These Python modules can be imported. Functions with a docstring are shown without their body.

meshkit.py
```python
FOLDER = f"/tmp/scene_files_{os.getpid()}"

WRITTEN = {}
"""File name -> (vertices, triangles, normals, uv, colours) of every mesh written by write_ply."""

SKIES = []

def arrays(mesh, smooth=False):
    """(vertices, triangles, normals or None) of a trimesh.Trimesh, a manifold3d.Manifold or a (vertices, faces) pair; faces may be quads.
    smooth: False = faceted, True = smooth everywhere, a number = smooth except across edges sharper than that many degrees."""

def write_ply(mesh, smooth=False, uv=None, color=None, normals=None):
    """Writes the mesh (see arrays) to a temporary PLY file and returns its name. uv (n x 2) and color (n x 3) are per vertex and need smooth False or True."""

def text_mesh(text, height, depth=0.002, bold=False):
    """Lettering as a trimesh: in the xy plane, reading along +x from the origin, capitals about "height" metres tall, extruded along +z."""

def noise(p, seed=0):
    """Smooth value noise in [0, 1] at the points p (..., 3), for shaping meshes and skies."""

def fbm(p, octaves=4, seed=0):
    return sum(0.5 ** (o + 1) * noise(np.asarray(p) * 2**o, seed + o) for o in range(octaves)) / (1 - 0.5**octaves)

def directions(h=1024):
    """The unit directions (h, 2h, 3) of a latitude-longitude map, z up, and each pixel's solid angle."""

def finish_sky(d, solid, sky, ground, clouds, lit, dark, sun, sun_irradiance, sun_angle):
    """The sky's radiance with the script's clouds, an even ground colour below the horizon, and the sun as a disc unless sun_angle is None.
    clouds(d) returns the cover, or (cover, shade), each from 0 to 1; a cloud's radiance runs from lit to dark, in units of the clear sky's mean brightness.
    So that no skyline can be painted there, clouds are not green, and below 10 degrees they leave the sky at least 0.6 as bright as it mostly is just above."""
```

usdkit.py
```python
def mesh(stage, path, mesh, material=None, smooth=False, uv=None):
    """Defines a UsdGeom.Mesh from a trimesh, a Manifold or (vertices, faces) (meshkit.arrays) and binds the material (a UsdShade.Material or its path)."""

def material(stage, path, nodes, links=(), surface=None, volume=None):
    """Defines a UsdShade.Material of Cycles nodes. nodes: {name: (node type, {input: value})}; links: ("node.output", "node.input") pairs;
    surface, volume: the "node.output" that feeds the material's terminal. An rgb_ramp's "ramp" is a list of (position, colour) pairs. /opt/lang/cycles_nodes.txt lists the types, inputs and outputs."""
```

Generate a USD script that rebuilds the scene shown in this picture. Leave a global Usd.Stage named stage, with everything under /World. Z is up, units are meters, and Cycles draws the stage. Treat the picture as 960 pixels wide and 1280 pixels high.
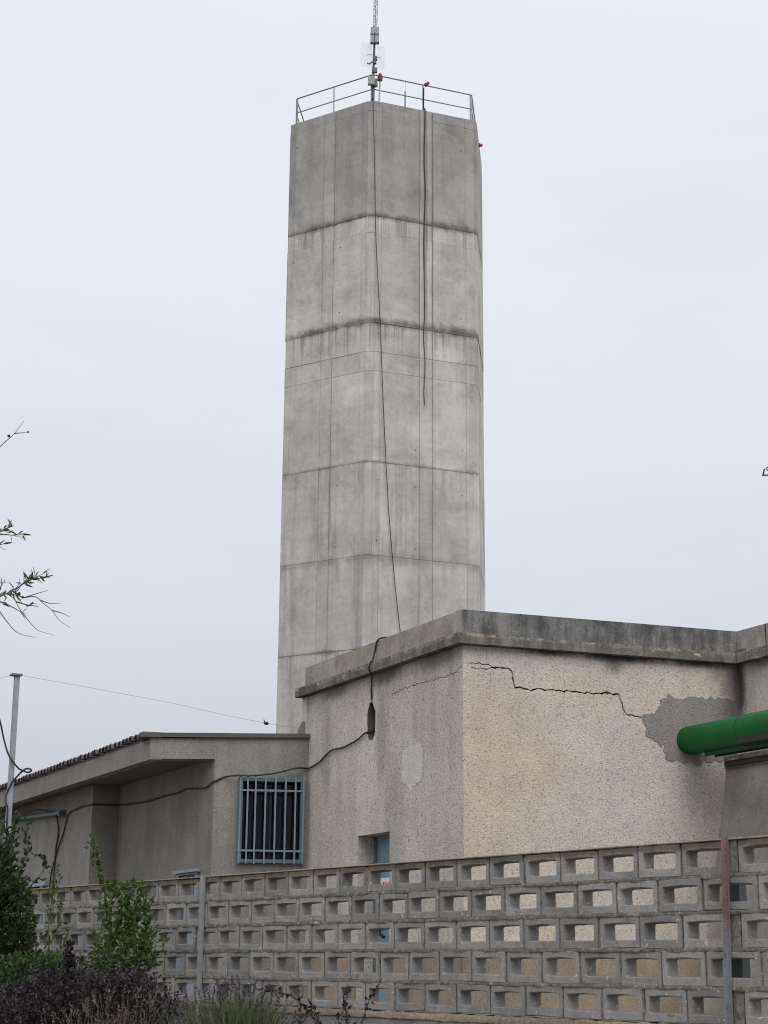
import math
import random
import numpy as np
import trimesh
import shapely
from shapely.geometry import Polygon, LineString
from shapely.ops import unary_union
import usdkit
import meshkit
from pxr import Usd, UsdGeom, UsdLux, UsdShade, Gf, Sdf, Vt

rng = np.random.default_rng(7)
random.seed(7)
stage = Usd.Stage.CreateInMemory()
UsdGeom.SetStageUpAxis(stage, UsdGeom.Tokens.z)
UsdGeom.SetStageMetersPerUnit(stage, 1.0)
UsdGeom.Xform.Define(stage, '/World')
UsdGeom.Scope.Define(stage, '/World/Looks')


# ------------------------------------------------------------------ material graphs
class Ref(str):
    pass


class Graph:
    def __init__(self):
        self.nodes, self.links, self.k = {}, [], 0

    def add(self, kind, out, **inp):
        self.k += 1
        name = f'{kind}_{self.k}'
        vals = {}
        for key, v in inp.items():
            if isinstance(v, Ref):
                self.links.append((str(v), f'{name}.{key}'))
            else:
                vals[key] = v
        self.nodes[name] = (kind, vals)
        return Ref(f'{name}.{out}')

    def math(self, op, a, b=0.0, clamp=False):
        return self.add('math', 'value', math_type=op, value1=a, value2=b, use_clamp=clamp)

    def ramp(self, fac, stops):
        return self.add('rgb_ramp', 'color', fac=fac, ramp=stops)

    def mix(self, fac, a, b, kind='mix'):
        return self.add('mix_color', 'result', blend_type=kind, fac=fac, a=a, b=b)

    def noise(self, vec, scale, detail=3.0, rough=0.55, dist=0.0):
        return self.add('noise_texture', 'fac', vector=vec, scale=scale, detail=detail, roughness=rough, distortion=dist)

    def map(self, vec, loc=(0, 0, 0), scale=(1, 1, 1), rot=(0, 0, 0)):
        return self.add('mapping', 'vector', vector=vec, location=loc, scale=scale, rotation=rot)

    def pos(self):
        return self.add('geometry', 'position')

    def uv(self):
        return self.add('texture_coordinate', 'UV')

    def bw(self, lo, hi, fac):            # smooth 0..1 mask of fac between lo and hi
        return self.add('map_range', 'result', range_type='smoothstep', value=fac, from_min=lo, from_max=hi, to_min=0.0, to_max=1.0, clamp=True)

    def blob(self, vec, u, v, ru, rv, warp=None):
        m = self.map(vec, loc=(-u / ru, -v / rv, 0), scale=(1 / ru, 1 / rv, 0))
        if warp is not None:
            m = self.add('mix_vector', 'result', fac=0.22, a=m, b=warp)
        return self.add('gradient_texture', 'fac', gradient_type='spherical', vector=m)

    def done(self, name, surface):
        return usdkit.material(stage, f'/World/Looks/{name}', self.nodes, self.links, surface=str(surface))


# ------------------------------------------------------------------ camera, sky, sun, exposure
F_PX, W_PX, H_PX = 2078.0, 960.0, 1280.0
EYE = np.array([0.0, 0.0, 1.6])
PITCH, ROLL = math.radians(15.226), math.radians(0.463)
cam = UsdGeom.Camera.Define(stage, '/World/camera')
cam.CreateHorizontalApertureAttr(36.0)
cam.CreateVerticalApertureAttr(48.0)
cam.CreateFocalLengthAttr(36.0 * F_PX / W_PX)
cam.CreateClippingRangeAttr(Gf.Vec2f(0.05, 5000))
fwd = np.array([0, math.cos(PITCH), math.sin(PITCH)])
up0 = np.array([0, -math.sin(PITCH), math.cos(PITCH)])
rt0 = np.array([1.0, 0, 0])
rt = math.cos(ROLL) * rt0 + math.sin(ROLL) * up0
up = -math.sin(ROLL) * rt0 + math.cos(ROLL) * up0
cam.AddTransformOp().Set(Gf.Matrix4d(*rt, 0, *up, 0, *(-fwd), 0, *EYE, 1))
cam.CreateExposureAttr(0.0)

SUN_AZ, SUN_EL = math.radians(163), math.radians(44)     # azimuth clockwise from +y
SKY_STRENGTH = 0.1
SUN_INTENSITY = 0.4
g = Graph()
gen = g.add('texture_coordinate', 'generated')
clear = g.add('sky_texture', 'color', sky_type='single_scattering', sun_disc=False, sun_elevation=SUN_EL, sun_rotation=SUN_AZ)
sep = g.add('separate_xyz', 'z', vector=gen)
grad = g.ramp(sep, [(0.0, (5.6, 5.8, 6.4)), (0.10, (5.95, 6.15, 6.8)), (0.20, (7.25, 7.43, 8.18)), (0.33, (8.05, 8.23, 8.98)), (0.50, (8.45, 8.63, 9.38)), (0.60, (9.3, 9.4, 10.1)), (0.8, (13.0, 13.0, 13.2)), (1.0, (15.5, 15.4, 15.3))])
warp = g.map(gen, scale=(2.2, 2.2, 9.0))
cl = g.noise(warp, 1.6, 5.0, 0.5, 0.4)
shade = g.ramp(cl, [(0.25, (0.955, 0.955, 0.962)), (0.5, (1.0, 1.0, 1.0)), (0.75, (1.02, 1.018, 1.014))])
cloud = g.add('mix_color', 'result', blend_type='multiply', fac=1.0, a=grad, b=shade, use_clamp=False)
skyc = g.add('mix_color', 'result', blend_type='mix', fac=0.95, a=clear, b=cloud, use_clamp=False)
bg = g.add('background_shader', 'background', color=skyc, strength=SKY_STRENGTH)
sky_mat = g.done('overcast_sky', bg)
dome = UsdLux.DomeLight.Define(stage, '/World/sky')
UsdShade.MaterialBindingAPI.Apply(dome.GetPrim()).Bind(sky_mat)
dome.GetPrim().SetCustomDataByKey('kind', 'structure')
dome.GetPrim().SetCustomDataByKey('label', 'even pale grey overcast sky')
dome.GetPrim().SetCustomDataByKey('category', 'sky')
sun = UsdLux.DistantLight.Define(stage, '/World/sun')
sun.CreateIntensityAttr(SUN_INTENSITY)
sun.CreateAngleAttr(45.0)
sun.CreateColorAttr(Gf.Vec3f(1.0, 0.97, 0.93))
sun.GetPrim().CreateAttribute('inputs:normalize', Sdf.ValueTypeNames.Bool).Set(True)
sd = np.array([math.sin(SUN_AZ) * math.cos(SUN_EL), math.cos(SUN_AZ) * math.cos(SUN_EL), math.sin(SUN_EL)])
zx = np.cross([0, 0, 1], sd); zx /= np.linalg.norm(zx)
zy = np.cross(sd, zx)
sun.AddTransformOp().Set(Gf.Matrix4d(*zx, 0, *zy, 0, *sd, 0, 0, 0, 0, 1))


# ------------------------------------------------------------------ scene helpers
_names = {}


def free(parent, name):
    key = f'{parent}/{name}'
    k = _names.get(key, 0)
    _names[key] = k + 1
    return key if k == 0 else f'{key}_{k:03d}'


def path_of(parent):
    return '/World' if parent is None else (parent if isinstance(parent, str) else str(parent.GetPath()))


def tag(o, label=None, cat=None, group=None, kind=None):
    p = o if isinstance(o, Usd.Prim) else o.GetPrim()
    for k, v in (('label', label), ('category', cat), ('group', group), ('kind', kind)):
        if v:
            p.SetCustomDataByKey(k, v)
    return p


_base = {}


def thing(name, label, cat, loc=(0, 0, 0), group=None):
    x = UsdGeom.Xform.Define(stage, free('/World', name))
    x.AddTranslateOp().Set(Gf.Vec3d(*map(float, loc)))
    _base[str(x.GetPath())] = np.asarray(loc, float)
    return tag(x, label, cat, group)


def base_of(p):
    parts = p.split('/')
    return _base.get('/'.join(parts[:3]), np.zeros(3)) if len(parts) > 2 else np.zeros(3)


def obj(name, mesh, mat, parent=None, smooth=False, uv=None, label=None, kind=None):
    """One Mesh prim, from world coordinates; under a thing it is stored relative to the thing's base."""
    pp = path_of(parent)
    v, f, n = meshkit.arrays(mesh, smooth)
    m = UsdGeom.Mesh.Define(stage, free(pp, name))
    m.CreatePointsAttr(Vt.Vec3fArray.FromNumpy((v - base_of(pp)).astype(np.float32)))
    m.CreateFaceVertexCountsAttr(Vt.IntArray.FromNumpy(np.full(len(f), 3, np.int32)))
    m.CreateFaceVertexIndicesAttr(Vt.IntArray.FromNumpy(f.astype(np.int32).ravel()))
    m.CreateSubdivisionSchemeAttr('none')
    if n is not None:
        m.CreateNormalsAttr(Vt.Vec3fArray.FromNumpy(n.astype(np.float32)))
        m.SetNormalsInterpolation('vertex')
    if uv is not None:
        UsdGeom.PrimvarsAPI(m).CreatePrimvar('st', Sdf.ValueTypeNames.TexCoord2fArray, 'vertex').Set(Vt.Vec2fArray.FromNumpy(np.asarray(uv, np.float32)))
    UsdShade.MaterialBindingAPI.Apply(m.GetPrim()).Bind(mat)
    return tag(m, label, None, None, kind)


def dirn(az):
    a = math.radians(az)
    return np.array([math.sin(a), math.cos(a), 0.0])


def sbox(u0, u1, z0, z1):
    return shapely.box(u0, z0, u1, z1)


class Wall:
    """A vertical plane: u runs along it, z up, o out towards the viewer's side."""
    def __init__(s, P, az):
        s.P = np.array([P[0], P[1], 0.0]); s.d = dirn(az)
        n = np.array([s.d[1], -s.d[0], 0.0])
        s.n = n if n @ (np.array([0, 0, 0]) - s.P) > 0 else -n
        s.left = np.cross(s.d, [0, 0, 1]) @ s.n < 0

    def at(s, u, z=0.0, o=0.0):
        return s.P + s.d * u + s.n * o + np.array([0, 0, z])

    def place(s, m):
        """A mesh in (u, z, o) coordinates to world, with the uv (u, z)."""
        v = np.asarray(m.vertices)
        w = s.P + v[:, :1] * s.d + v[:, 2:3] * s.n + v[:, 1:2] * np.array([0, 0, 1.0])
        f = np.asarray(m.faces)
        if s.left:
            f = f[:, ::-1]
        return trimesh.Trimesh(w, f, process=False)

    def slab(s, poly, o0, o1):
        """The polygon in (u, z) as a plate from offset o0 to o1; returns (mesh, uv)."""
        ms = [trimesh.creation.extrude_polygon(p, o1 - o0, engine='earcut') for p in getattr(poly, 'geoms', [poly]) if p.area > 1e-7]
        m = trimesh.util.concatenate(ms)
        m.apply_translation([0, 0, o0])
        m.unmerge_vertices()
        return s.place(m), np.asarray(m.vertices)[:, :2].copy()

    def boxm(s, u0, u1, z0, z1, o0, o1):
        return s.place(raw_box(u0, u1, z0, z1, o0, o1))


def raw_box(x0, x1, y0, y1, z0, z1, bevel=0.0):
    m = trimesh.creation.box((abs(x1 - x0), abs(y1 - y0), abs(z1 - z0)))
    m.apply_translation(((x0 + x1) / 2, (y0 + y1) / 2, (z0 + z1) / 2))
    return m


def prism(plan, z0, z1):
    m = trimesh.creation.extrude_polygon(Polygon(plan), z1 - z0, engine='earcut')
    m.apply_translation([0, 0, z0])
    return m


def spline(pts, n=6):
    """Catmull-Rom through the points."""
    p = np.asarray(pts, float)
    if len(p) < 3:
        return p
    q = np.vstack([2 * p[0] - p[1], p, 2 * p[-1] - p[-2]])
    out = []
    for i in range(1, len(q) - 2):
        for t in np.linspace(0, 1, n, endpoint=False):
            a, b, c, d = q[i - 1], q[i], q[i + 1], q[i + 2]
            out.append(0.5 * (2 * b + (c - a) * t + (2 * a - 5 * b + 4 * c - d) * t ** 2 + (3 * b - a - 3 * c + d) * t ** 3))
    out.append(p[-1])
    return np.array(out)


def tube(pts, r, sides=6, caps=True):
    p = np.asarray(pts, float)
    n = len(p)
    r = np.broadcast_to(np.asarray(r, float), (n,))
    t = np.gradient(p, axis=0)
    t /= np.maximum(np.linalg.norm(t, axis=1, keepdims=True), 1e-9)
    ref = np.array([0, 0, 1.0]) if abs(t[0][2]) < 0.9 else np.array([1.0, 0, 0])
    V, a = [], np.linspace(0, 2 * np.pi, sides, endpoint=False)
    x = np.cross(t[0], ref); x /= np.linalg.norm(x)
    for i in range(n):
        x = x - t[i] * (x @ t[i]); x /= max(np.linalg.norm(x), 1e-9)
        y = np.cross(t[i], x)
        V.append(p[i] + r[i] * (np.cos(a)[:, None] * x + np.sin(a)[:, None] * y))
    V = np.vstack(V)
    Fc = []
    for i in range(n - 1):
        for k in range(sides):
            k2 = (k + 1) % sides
            a0, a1, b0, b1 = i * sides + k, i * sides + k2, (i + 1) * sides + k, (i + 1) * sides + k2
            Fc += [[a0, a1, b1], [a0, b1, b0]]
    if caps:
        V = np.vstack([V, p[0], p[-1]])
        c0, c1 = len(V) - 2, len(V) - 1
        for k in range(sides):
            k2 = (k + 1) % sides
            Fc += [[c0, k2, k], [c1, (n - 1) * sides + k, (n - 1) * sides + k2]]
    return trimesh.Trimesh(V, np.array(Fc), process=False)


def rod(a, b, r, sides=8):
    return tube([a, b], r, sides)


def obox(c, ax, half):
    """A box with centre c, axes ax (3 rows) and half sizes."""
    m = trimesh.creation.box(2 * np.asarray(half))
    T = np.eye(4); T[:3, :3] = np.asarray(ax).T; T[:3, 3] = c
    m.apply_transform(T)
    if m.volume < 0:
        m.invert()
    return m


cat = trimesh.util.concatenate


# ------------------------------------------------------------------ materials
def concrete(name, base, rough=0.9, mottle=0.25, grain=0.2, streak=0.25, streak_scale=3.0, bump=0.15, bump_scale=60, spots=0.0):
    g = Graph()
    p = g.pos()
    big = g.noise(p, 0.55, 5.0, 0.6)
    mid = g.noise(p, 3.2, 5.0, 0.6)
    fine = g.noise(p, bump_scale, 3.0, 0.6)
    vs = g.noise(g.map(p, scale=(streak_scale, streak_scale, streak_scale * 0.06)), 1.0, 4.0, 0.65)
    c = g.mix(1.0, base, g.ramp(big, [(0.3, (1 - mottle,) * 3), (0.7, (1 + mottle * 0.45,) * 3)]), 'multiply')
    c = g.mix(1.0, c, g.ramp(mid, [(0.3, (1 - mottle * 0.6,) * 3), (0.7, (1 + mottle * 0.3,) * 3)]), 'multiply')
    c = g.mix(streak, c, g.ramp(vs, [(0.33, (0.45, 0.44, 0.43)), (0.6, (1.05, 1.05, 1.05))]), 'multiply')
    c = g.mix(1.0, c, g.ramp(fine, [(0.3, (1 - grain,) * 3), (0.7, (1 + grain * 0.5,) * 3)]), 'multiply')
    if spots:
        sp = g.noise(p, 9.0, 4.0, 0.7)
        c = g.mix(g.math('multiply', g.bw(0.6, 0.72, sp), spots), c, (0.05, 0.048, 0.045))
    b = g.add('bump', 'normal', height=fine, strength=bump, distance=0.02)
    s = g.add('principled_bsdf', 'BSDF', base_color=c, roughness=rough, normal=b, specular_ior_level=0.2)
    return g.done(name, s)


def plain(name, color, rough=0.6, metallic=0.0, vary=0.12, scale=14.0, rust=0.0, spec=0.4):
    g = Graph()
    p = g.pos()
    n = g.noise(p, scale, 4.0, 0.6)
    c = g.mix(1.0, color, g.ramp(n, [(0.3, (1 - vary,) * 3), (0.7, (1 + vary * 0.6,) * 3)]), 'multiply')
    if rust:
        rn = g.noise(p, 7.0, 5.0, 0.7)
        c = g.mix(g.bw(0.66 - rust * 0.3, 0.76 - rust * 0.3, rn), c, (0.13, 0.06, 0.03))
    b = g.add('bump', 'normal', height=g.noise(p, scale * 6, 3.0), strength=0.08, distance=0.01)
    s = g.add('principled_bsdf', 'BSDF', base_color=c, roughness=rough, metallic=metallic, normal=b, specular_ior_level=spec)
    return g.done(name, s)


def leafmat(name, c0, c1, c2, rough=0.5, trans=0.25):
    g = Graph()
    r = g.add('geometry', 'random_per_island')
    c = g.ramp(r, [(0.0, c0), (0.55, c1), (1.0, c2)])
    nz = g.noise(g.pos(), 6.0, 3.0)
    c = g.mix(1.0, c, g.ramp(nz, [(0.3, (0.72,) * 3), (0.7, (1.15,) * 3)]), 'multiply')
    s = g.add('principled_bsdf', 'BSDF', base_color=c, roughness=rough, specular_ior_level=0.35)
    t = g.add('translucent_bsdf', 'BSDF', color=c)
    return g.done(name, g.add('mix_closure', 'closure', fac=trans, closure1=s, closure2=t))


def roughcast(name, base, dark, pale, stains=(), streak=0.3, grit=0.55, tint=None):
    """Thrown-gravel render; stains are (u, z, ru, rz, amount) with shapes of their own in wall coordinates."""
    g = Graph()
    p, uv = g.pos(), g.uv()
    v1 = g.add('voronoi_texture', 'distance', vector=p, scale=62.0)
    n1 = g.noise(p, 31.0, 3.0, 0.78)
    n2 = g.noise(p, 75.0, 2.0, 0.6)
    big = g.noise(p, 0.9, 5.0, 0.62)
    mid = g.noise(p, 4.0, 4.0, 0.6)
    c = g.ramp(n1, [(0.28, dark), (0.45, base), (0.62, base), (0.75, pale)])
    c = g.mix(grit, base, c)
    c = g.mix(0.75, c, g.ramp(n2, [(0.34, (0.60, 0.59, 0.58)), (0.52, (1.06, 1.06, 1.06))]), 'multiply')
    c = g.mix(1.0, c, g.ramp(big, [(0.3, (0.86, 0.85, 0.85)), (0.7, (1.06, 1.06, 1.06))]), 'multiply')
    c = g.mix(1.0, c, g.ramp(mid, [(0.3, (0.92, 0.92, 0.93)), (0.7, (1.04, 1.03, 1.01))]), 'multiply')
    if tint:
        c = g.mix(g.bw(0.42, 0.66, g.noise(p, 0.7, 3.0)), c, g.mix(1.0, c, tint, 'multiply'))
    vs = g.noise(g.map(uv, scale=(4.2, 0.32, 1.0)), 1.0, 5.0, 0.65)
    c = g.mix(streak, c, g.ramp(vs, [(0.36, (0.42, 0.42, 0.43)), (0.56, (1.04, 1.04, 1.04))]), 'multiply')
    rag = g.noise(g.map(uv, scale=(9, 4.5, 1)), 1.0, 9.0, 0.82)
    for (u, z, ru, rz, amt) in stains:
        b = g.blob(uv, u, z, ru, rz)
        m = g.bw(0.42, 0.98, g.math('add', g.math('multiply', b, 0.80), g.math('multiply', g.math('subtract', rag, 0.1), 0.85)))
        c = g.mix(g.math('multiply', m, amt), c, (0.055, 0.053, 0.052))
    h = g.math('add', g.math('multiply', v1, 0.9), n1)
    b = g.add('bump', 'normal', height=h, strength=0.5, distance=0.013)
    s = g.add('principled_bsdf', 'BSDF', base_color=c, roughness=0.95, normal=b, specular_ior_level=0.1)
    return g.done(name, s)


def coping(name, base, moss, pale, moss_amt=0.7, edge=None):
    g = Graph()
    p, uv = g.pos(), g.uv()
    c = g.ramp(g.noise(p, 2.5, 5.0, 0.65), [(0.3, tuple(0.6 * x for x in base)), (0.55, base), (0.8, tuple(1.15 * x for x in base))])
    vs = g.math('add', g.math('multiply', g.noise(g.map(uv, scale=(5.0, 0.7, 1.0)), 1.0, 6.0, 0.75), 0.6), g.math('multiply', g.noise(uv, 2.3, 6.0, 0.7), 0.4))
    c = g.mix(g.math('multiply', g.bw(0.40, 0.58, vs), moss_amt), c, moss)
    blots = g.noise(g.map(uv, scale=(1.7, 3.4, 1.0)), 1.6, 6.0, 0.66)
    c = g.mix(g.bw(0.63, 0.68, blots), c, pale)
    if edge:                     # lime-washed crust left along the ledge
        z = g.add('separate_xyz', 'y', vector=uv)
        en = g.noise(g.map(uv, scale=(5.5, 9.0, 1.0)), 1.0, 9.0, 0.82)
        m = g.math('multiply', g.bw(edge - 0.035, edge, g.math('add', z, g.math('multiply', g.math('subtract', en, 0.5), 0.12))), g.bw(0.47, 0.58, en))
        c = g.mix(g.math('multiply', m, 0.5), c, pale)
    fine = g.noise(p, 45.0, 4.0, 0.65)
    c = g.mix(1.0, c, g.ramp(fine, [(0.3, (0.72,) * 3), (0.7, (1.12,) * 3)]), 'multiply')
    b = g.add('bump', 'normal', height=g.math('add', fine, g.noise(p, 9.0, 4.0)), strength=0.35, distance=0.02)
    return g.done(name, g.add('principled_bsdf', 'BSDF', base_color=c, roughness=0.93, normal=b, specular_ior_level=0.15))


# ------------------------------------------------------------------ planes of the place
C = np.array([0.876, 18.0, 0.0])                     # near corner of the rendered block
BL, BR = Wall(C, -26.3), Wall(C, 70.9)               # its left and right walls
I = BR.at(3.45); WG = Wall(I, -26.3)                 # wing coming forward on the right (u negative = nearer)
LR = Wall(BL.at(4.125), 82.7)                        # end wall of the low building, with the grilled window
LL = Wall(LR.at(-1.215), -26.2)                      # its long wall under the eaves
FA = Wall(LR.at(-2.045), -26.2)                      # the fascia of the eaves
FN = Wall([2.0765, 9.224], -35.9)                    # block fence
GROUND_BACK, GROUND_BED = 0.95, 0.72


# ------------------------------------------------------------------ ground
def build_ground():
    g = Graph()
    p = g.pos()
    n = g.noise(p, 1.4, 6.0, 0.7)
    f = g.noise(p, 40.0, 4.0, 0.7)
    c = g.ramp(n, [(0.3, (0.10, 0.085, 0.06)), (0.55, (0.17, 0.145, 0.11)), (0.75, (0.22, 0.19, 0.14))])
    c = g.mix(1.0, c, g.ramp(f, [(0.3, (0.7,) * 3), (0.7, (1.15,) * 3)]), 'multiply')
    b = g.add('bump', 'normal', height=f, strength=0.5, distance=0.03)
    mat = g.done('dry_soil', g.add('principled_bsdf', 'BSDF', base_color=c, roughness=0.95, normal=b))
    t = np.concatenate([-np.geomspace(600, 12, 14), np.arange(-10, 22, 1.0), np.geomspace(24, 600, 14)])
    s = np.concatenate([-np.geomspace(600, 30, 10), np.arange(-26, 7.01, 1.0), [8, 10, 14, 20], np.geomspace(30, 600, 10)])
    s = np.unique(np.concatenate([s, [-0.16, -0.13, 0.0, 0.04, 0.5, 1.5]]))
    U, S = np.meshgrid(t, s)
    dist = S                                           # distance in front of the fence face
    z = np.where(dist < -0.12, GROUND_BACK, np.interp(dist, [-0.12, 0.0, 2.2, 5.5], [GROUND_BACK, GROUND_BED, GROUND_BED - 0.12, 0.0]))
    P = FN.P + U[..., None] * FN.d + S[..., None] * FN.n
    P[..., 2] = z + 0.03 * (meshkit.noise(P * 0.9, 3) - 0.5) * (np.abs(S) < 30)
    h, w = U.shape
    idx = np.arange(h * w).reshape(h, w)
    q = np.stack([idx[:-1, :-1], idx[:-1, 1:], idx[1:, 1:], idx[1:, :-1]], -1).reshape(-1, 4)
    f = np.vstack([q[:, [0, 1, 2]], q[:, [0, 2, 3]]])
    m = trimesh.Trimesh(P.reshape(-1, 3), f, process=False)
    if m.face_normals[:, 2].mean() < 0:
        m.invert()
    tag(obj('ground', m, mat, None, True), 'bare dry soil of the plot, banked up against the block fence', 'ground', kind='structure')


build_ground()


# ------------------------------------------------------------------ the tall concrete tower
def build_tower():
    P = np.array([-0.5627, 55.0, 0.0])
    a, b, c = 4.2 * dirn(68.8), 3.65 * dirn(-57.6), 3.65 * dirn(6.6)
    hexv = [P, P + a, P + a + c, P + a + c + b, P + b + c, P + b]
    t = thing('concrete_tower', 'tall six-sided grey concrete tower with horizontal pour joints and rooftop railing', 'tower', tuple(P + (a + b + c) / 2))
    # twelve-sided outline: every corner is chamfered
    chs = [0.17, 0.11, 0.02, 0.02, 0.02, 0.02]

    def outline(inset):
        poly = Polygon([(v[0], v[1]) for v in hexv])
        poly = poly.buffer(-inset, join_style=2)
        return np.array(poly.exterior.coords)[:-1]

    def tone(name, base, streak, joint):
        g = Graph()
        p = g.pos()
        big = g.noise(p, 0.30, 4.0, 0.55, 0.6)
        mid = g.noise(g.map(p, scale=(1, 1, 0.8)), 1.1, 7.0, 0.68, 0.5)
        fine = g.noise(p, 7.0, 5.0, 0.68)
        vs = g.noise(g.map(p, scale=(1.7, 1.7, 0.085)), 1.0, 5.0, 0.62)
        vf = g.noise(g.map(p, scale=(7.0, 7.0, 0.22)), 1.0, 5.0, 0.65)
        hs = g.noise(g.map(p, scale=(0.35, 0.35, 1.9)), 1.0, 4.0, 0.6)
        ri = g.add('object_info', 'random')
        c = g.mix(1.0, base, g.ramp(ri, [(0.0, (0.91, 0.915, 0.93)), (1.0, (1.08, 1.075, 1.055))]), 'multiply')
        c = g.mix(1.0, c, g.ramp(big, [(0.3, (0.82, 0.82, 0.83)), (0.7, (1.10, 1.10, 1.09))]), 'multiply')
        c = g.mix(1.0, c, g.ramp(mid, [(0.28, (0.72, 0.72, 0.72)), (0.5, (1.0, 1.0, 1.0)), (0.72, (1.17, 1.17, 1.16))]), 'multiply')
        c = g.mix(0.5, c, g.ramp(hs, [(0.35, (0.84, 0.84, 0.85)), (0.6, (1.05, 1.05, 1.05))]), 'multiply')
        c = g.mix(streak, c, g.ramp(vs, [(0.34, (0.55, 0.54, 0.53)), (0.50, (1.0, 1.0, 1.0)), (0.7, (1.1, 1.1, 1.09))]), 'multiply')
        gate = g.bw(0.50, 0.66, g.noise(g.map(p, scale=(0.6, 0.6, 0.22), loc=(7, 2, 1)), 1.0, 3.0))
        c = g.mix(g.math('multiply', gate, streak), c, g.ramp(vf, [(0.40, (0.50, 0.50, 0.50)), (0.56, (1.05, 1.05, 1.05))]), 'multiply')
        c = g.mix(1.0, c, g.ramp(fine, [(0.3, (0.90,) * 3), (0.7, (1.06,) * 3)]), 'multiply')
        # mould that crept out of the pour joints, ragged and broken, with drips below
        z = g.add('separate_xyz', 'z', vector=p)
        rag = g.noise(g.map(p, scale=(1.3, 1.3, 1.3)), 1.6, 8.0, 0.78)
        patch = g.noise(g.map(p, scale=(0.55, 0.55, 0.03), loc=(3.1, 0, 0)), 1.0, 3.0, 0.6)
        drip = g.noise(g.map(p, scale=(4.5, 4.5, 0.12)), 1.0, 5.0, 0.7)
        for zj, half, amt in joint:
            d0 = g.math('subtract', z, zj)
            d = g.math('divide', g.math('absolute', d0), half)
            k = g.math('subtract', g.math('add', g.math('multiply', rag, 1.5), g.math('multiply', patch, 1.3)), d)
            c = g.mix(g.math('multiply', g.bw(0.85, 1.55, k), amt), c, (0.115, 0.107, 0.096))
            below = g.math('multiply', g.bw(-1.5, -0.15, d0), g.bw(0.02, -0.02, d0))
            dk = g.math('multiply', g.math('multiply', g.bw(0.50, 0.62, drip), below), amt * 0.6)
            c = g.mix(dk, c, (0.15, 0.14, 0.125))
        # run-off beside the hose on the right-hand face
        sx, sy = g.add('separate_xyz', 'x', vector=p), g.add('separate_xyz', 'y', vector=p)
        du, nu = dirn(68.8), np.array([dirn(68.8)[1], -dirn(68.8)[0], 0])
        uu = g.math('add', g.math('multiply', g.math('subtract', sx, float(P[0])), float(du[0])), g.math('multiply', g.math('subtract', sy, float(P[1])), float(du[1])))
        ro = g.noise(g.map(p, scale=(3.0, 3.0, 0.35)), 1.0, 6.0, 0.75)
        for u0, half, amt in ((2.13, 0.15, 0.55), (2.40, 0.07, 0.45), (1.88, 0.05, 0.35)):
            d = g.math('divide', g.math('absolute', g.math('subtract', uu, u0)), half)
            m = g.math('multiply', g.bw(0.15, 0.75, g.math('subtract', g.math('multiply', ro, 1.9), d)), g.bw(19.5, 24.5, z))
            c = g.mix(g.math('multiply', m, amt), c, (0.13, 0.123, 0.113))
        bmp = g.add('bump', 'normal', height=g.math('add', fine, mid), strength=0.25, distance=0.05)
        s = g.add('principled_bsdf', 'BSDF', base_color=c, roughness=0.9, normal=bmp, specular_ior_level=0.2)
        return g.done(name, s)

    joints = [(27.70, 0.40, 0.92), (23.62, 0.52, 0.97), (18.42, 0.22, 0.5), (15.0, 0.55, 0.4), (11.84, 0.22, 0.7)]
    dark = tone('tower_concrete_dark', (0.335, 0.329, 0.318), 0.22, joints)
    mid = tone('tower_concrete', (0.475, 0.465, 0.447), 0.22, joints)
    low = tone('tower_concrete_low', (0.455, 0.447, 0.432), 0.5, joints)
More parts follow.
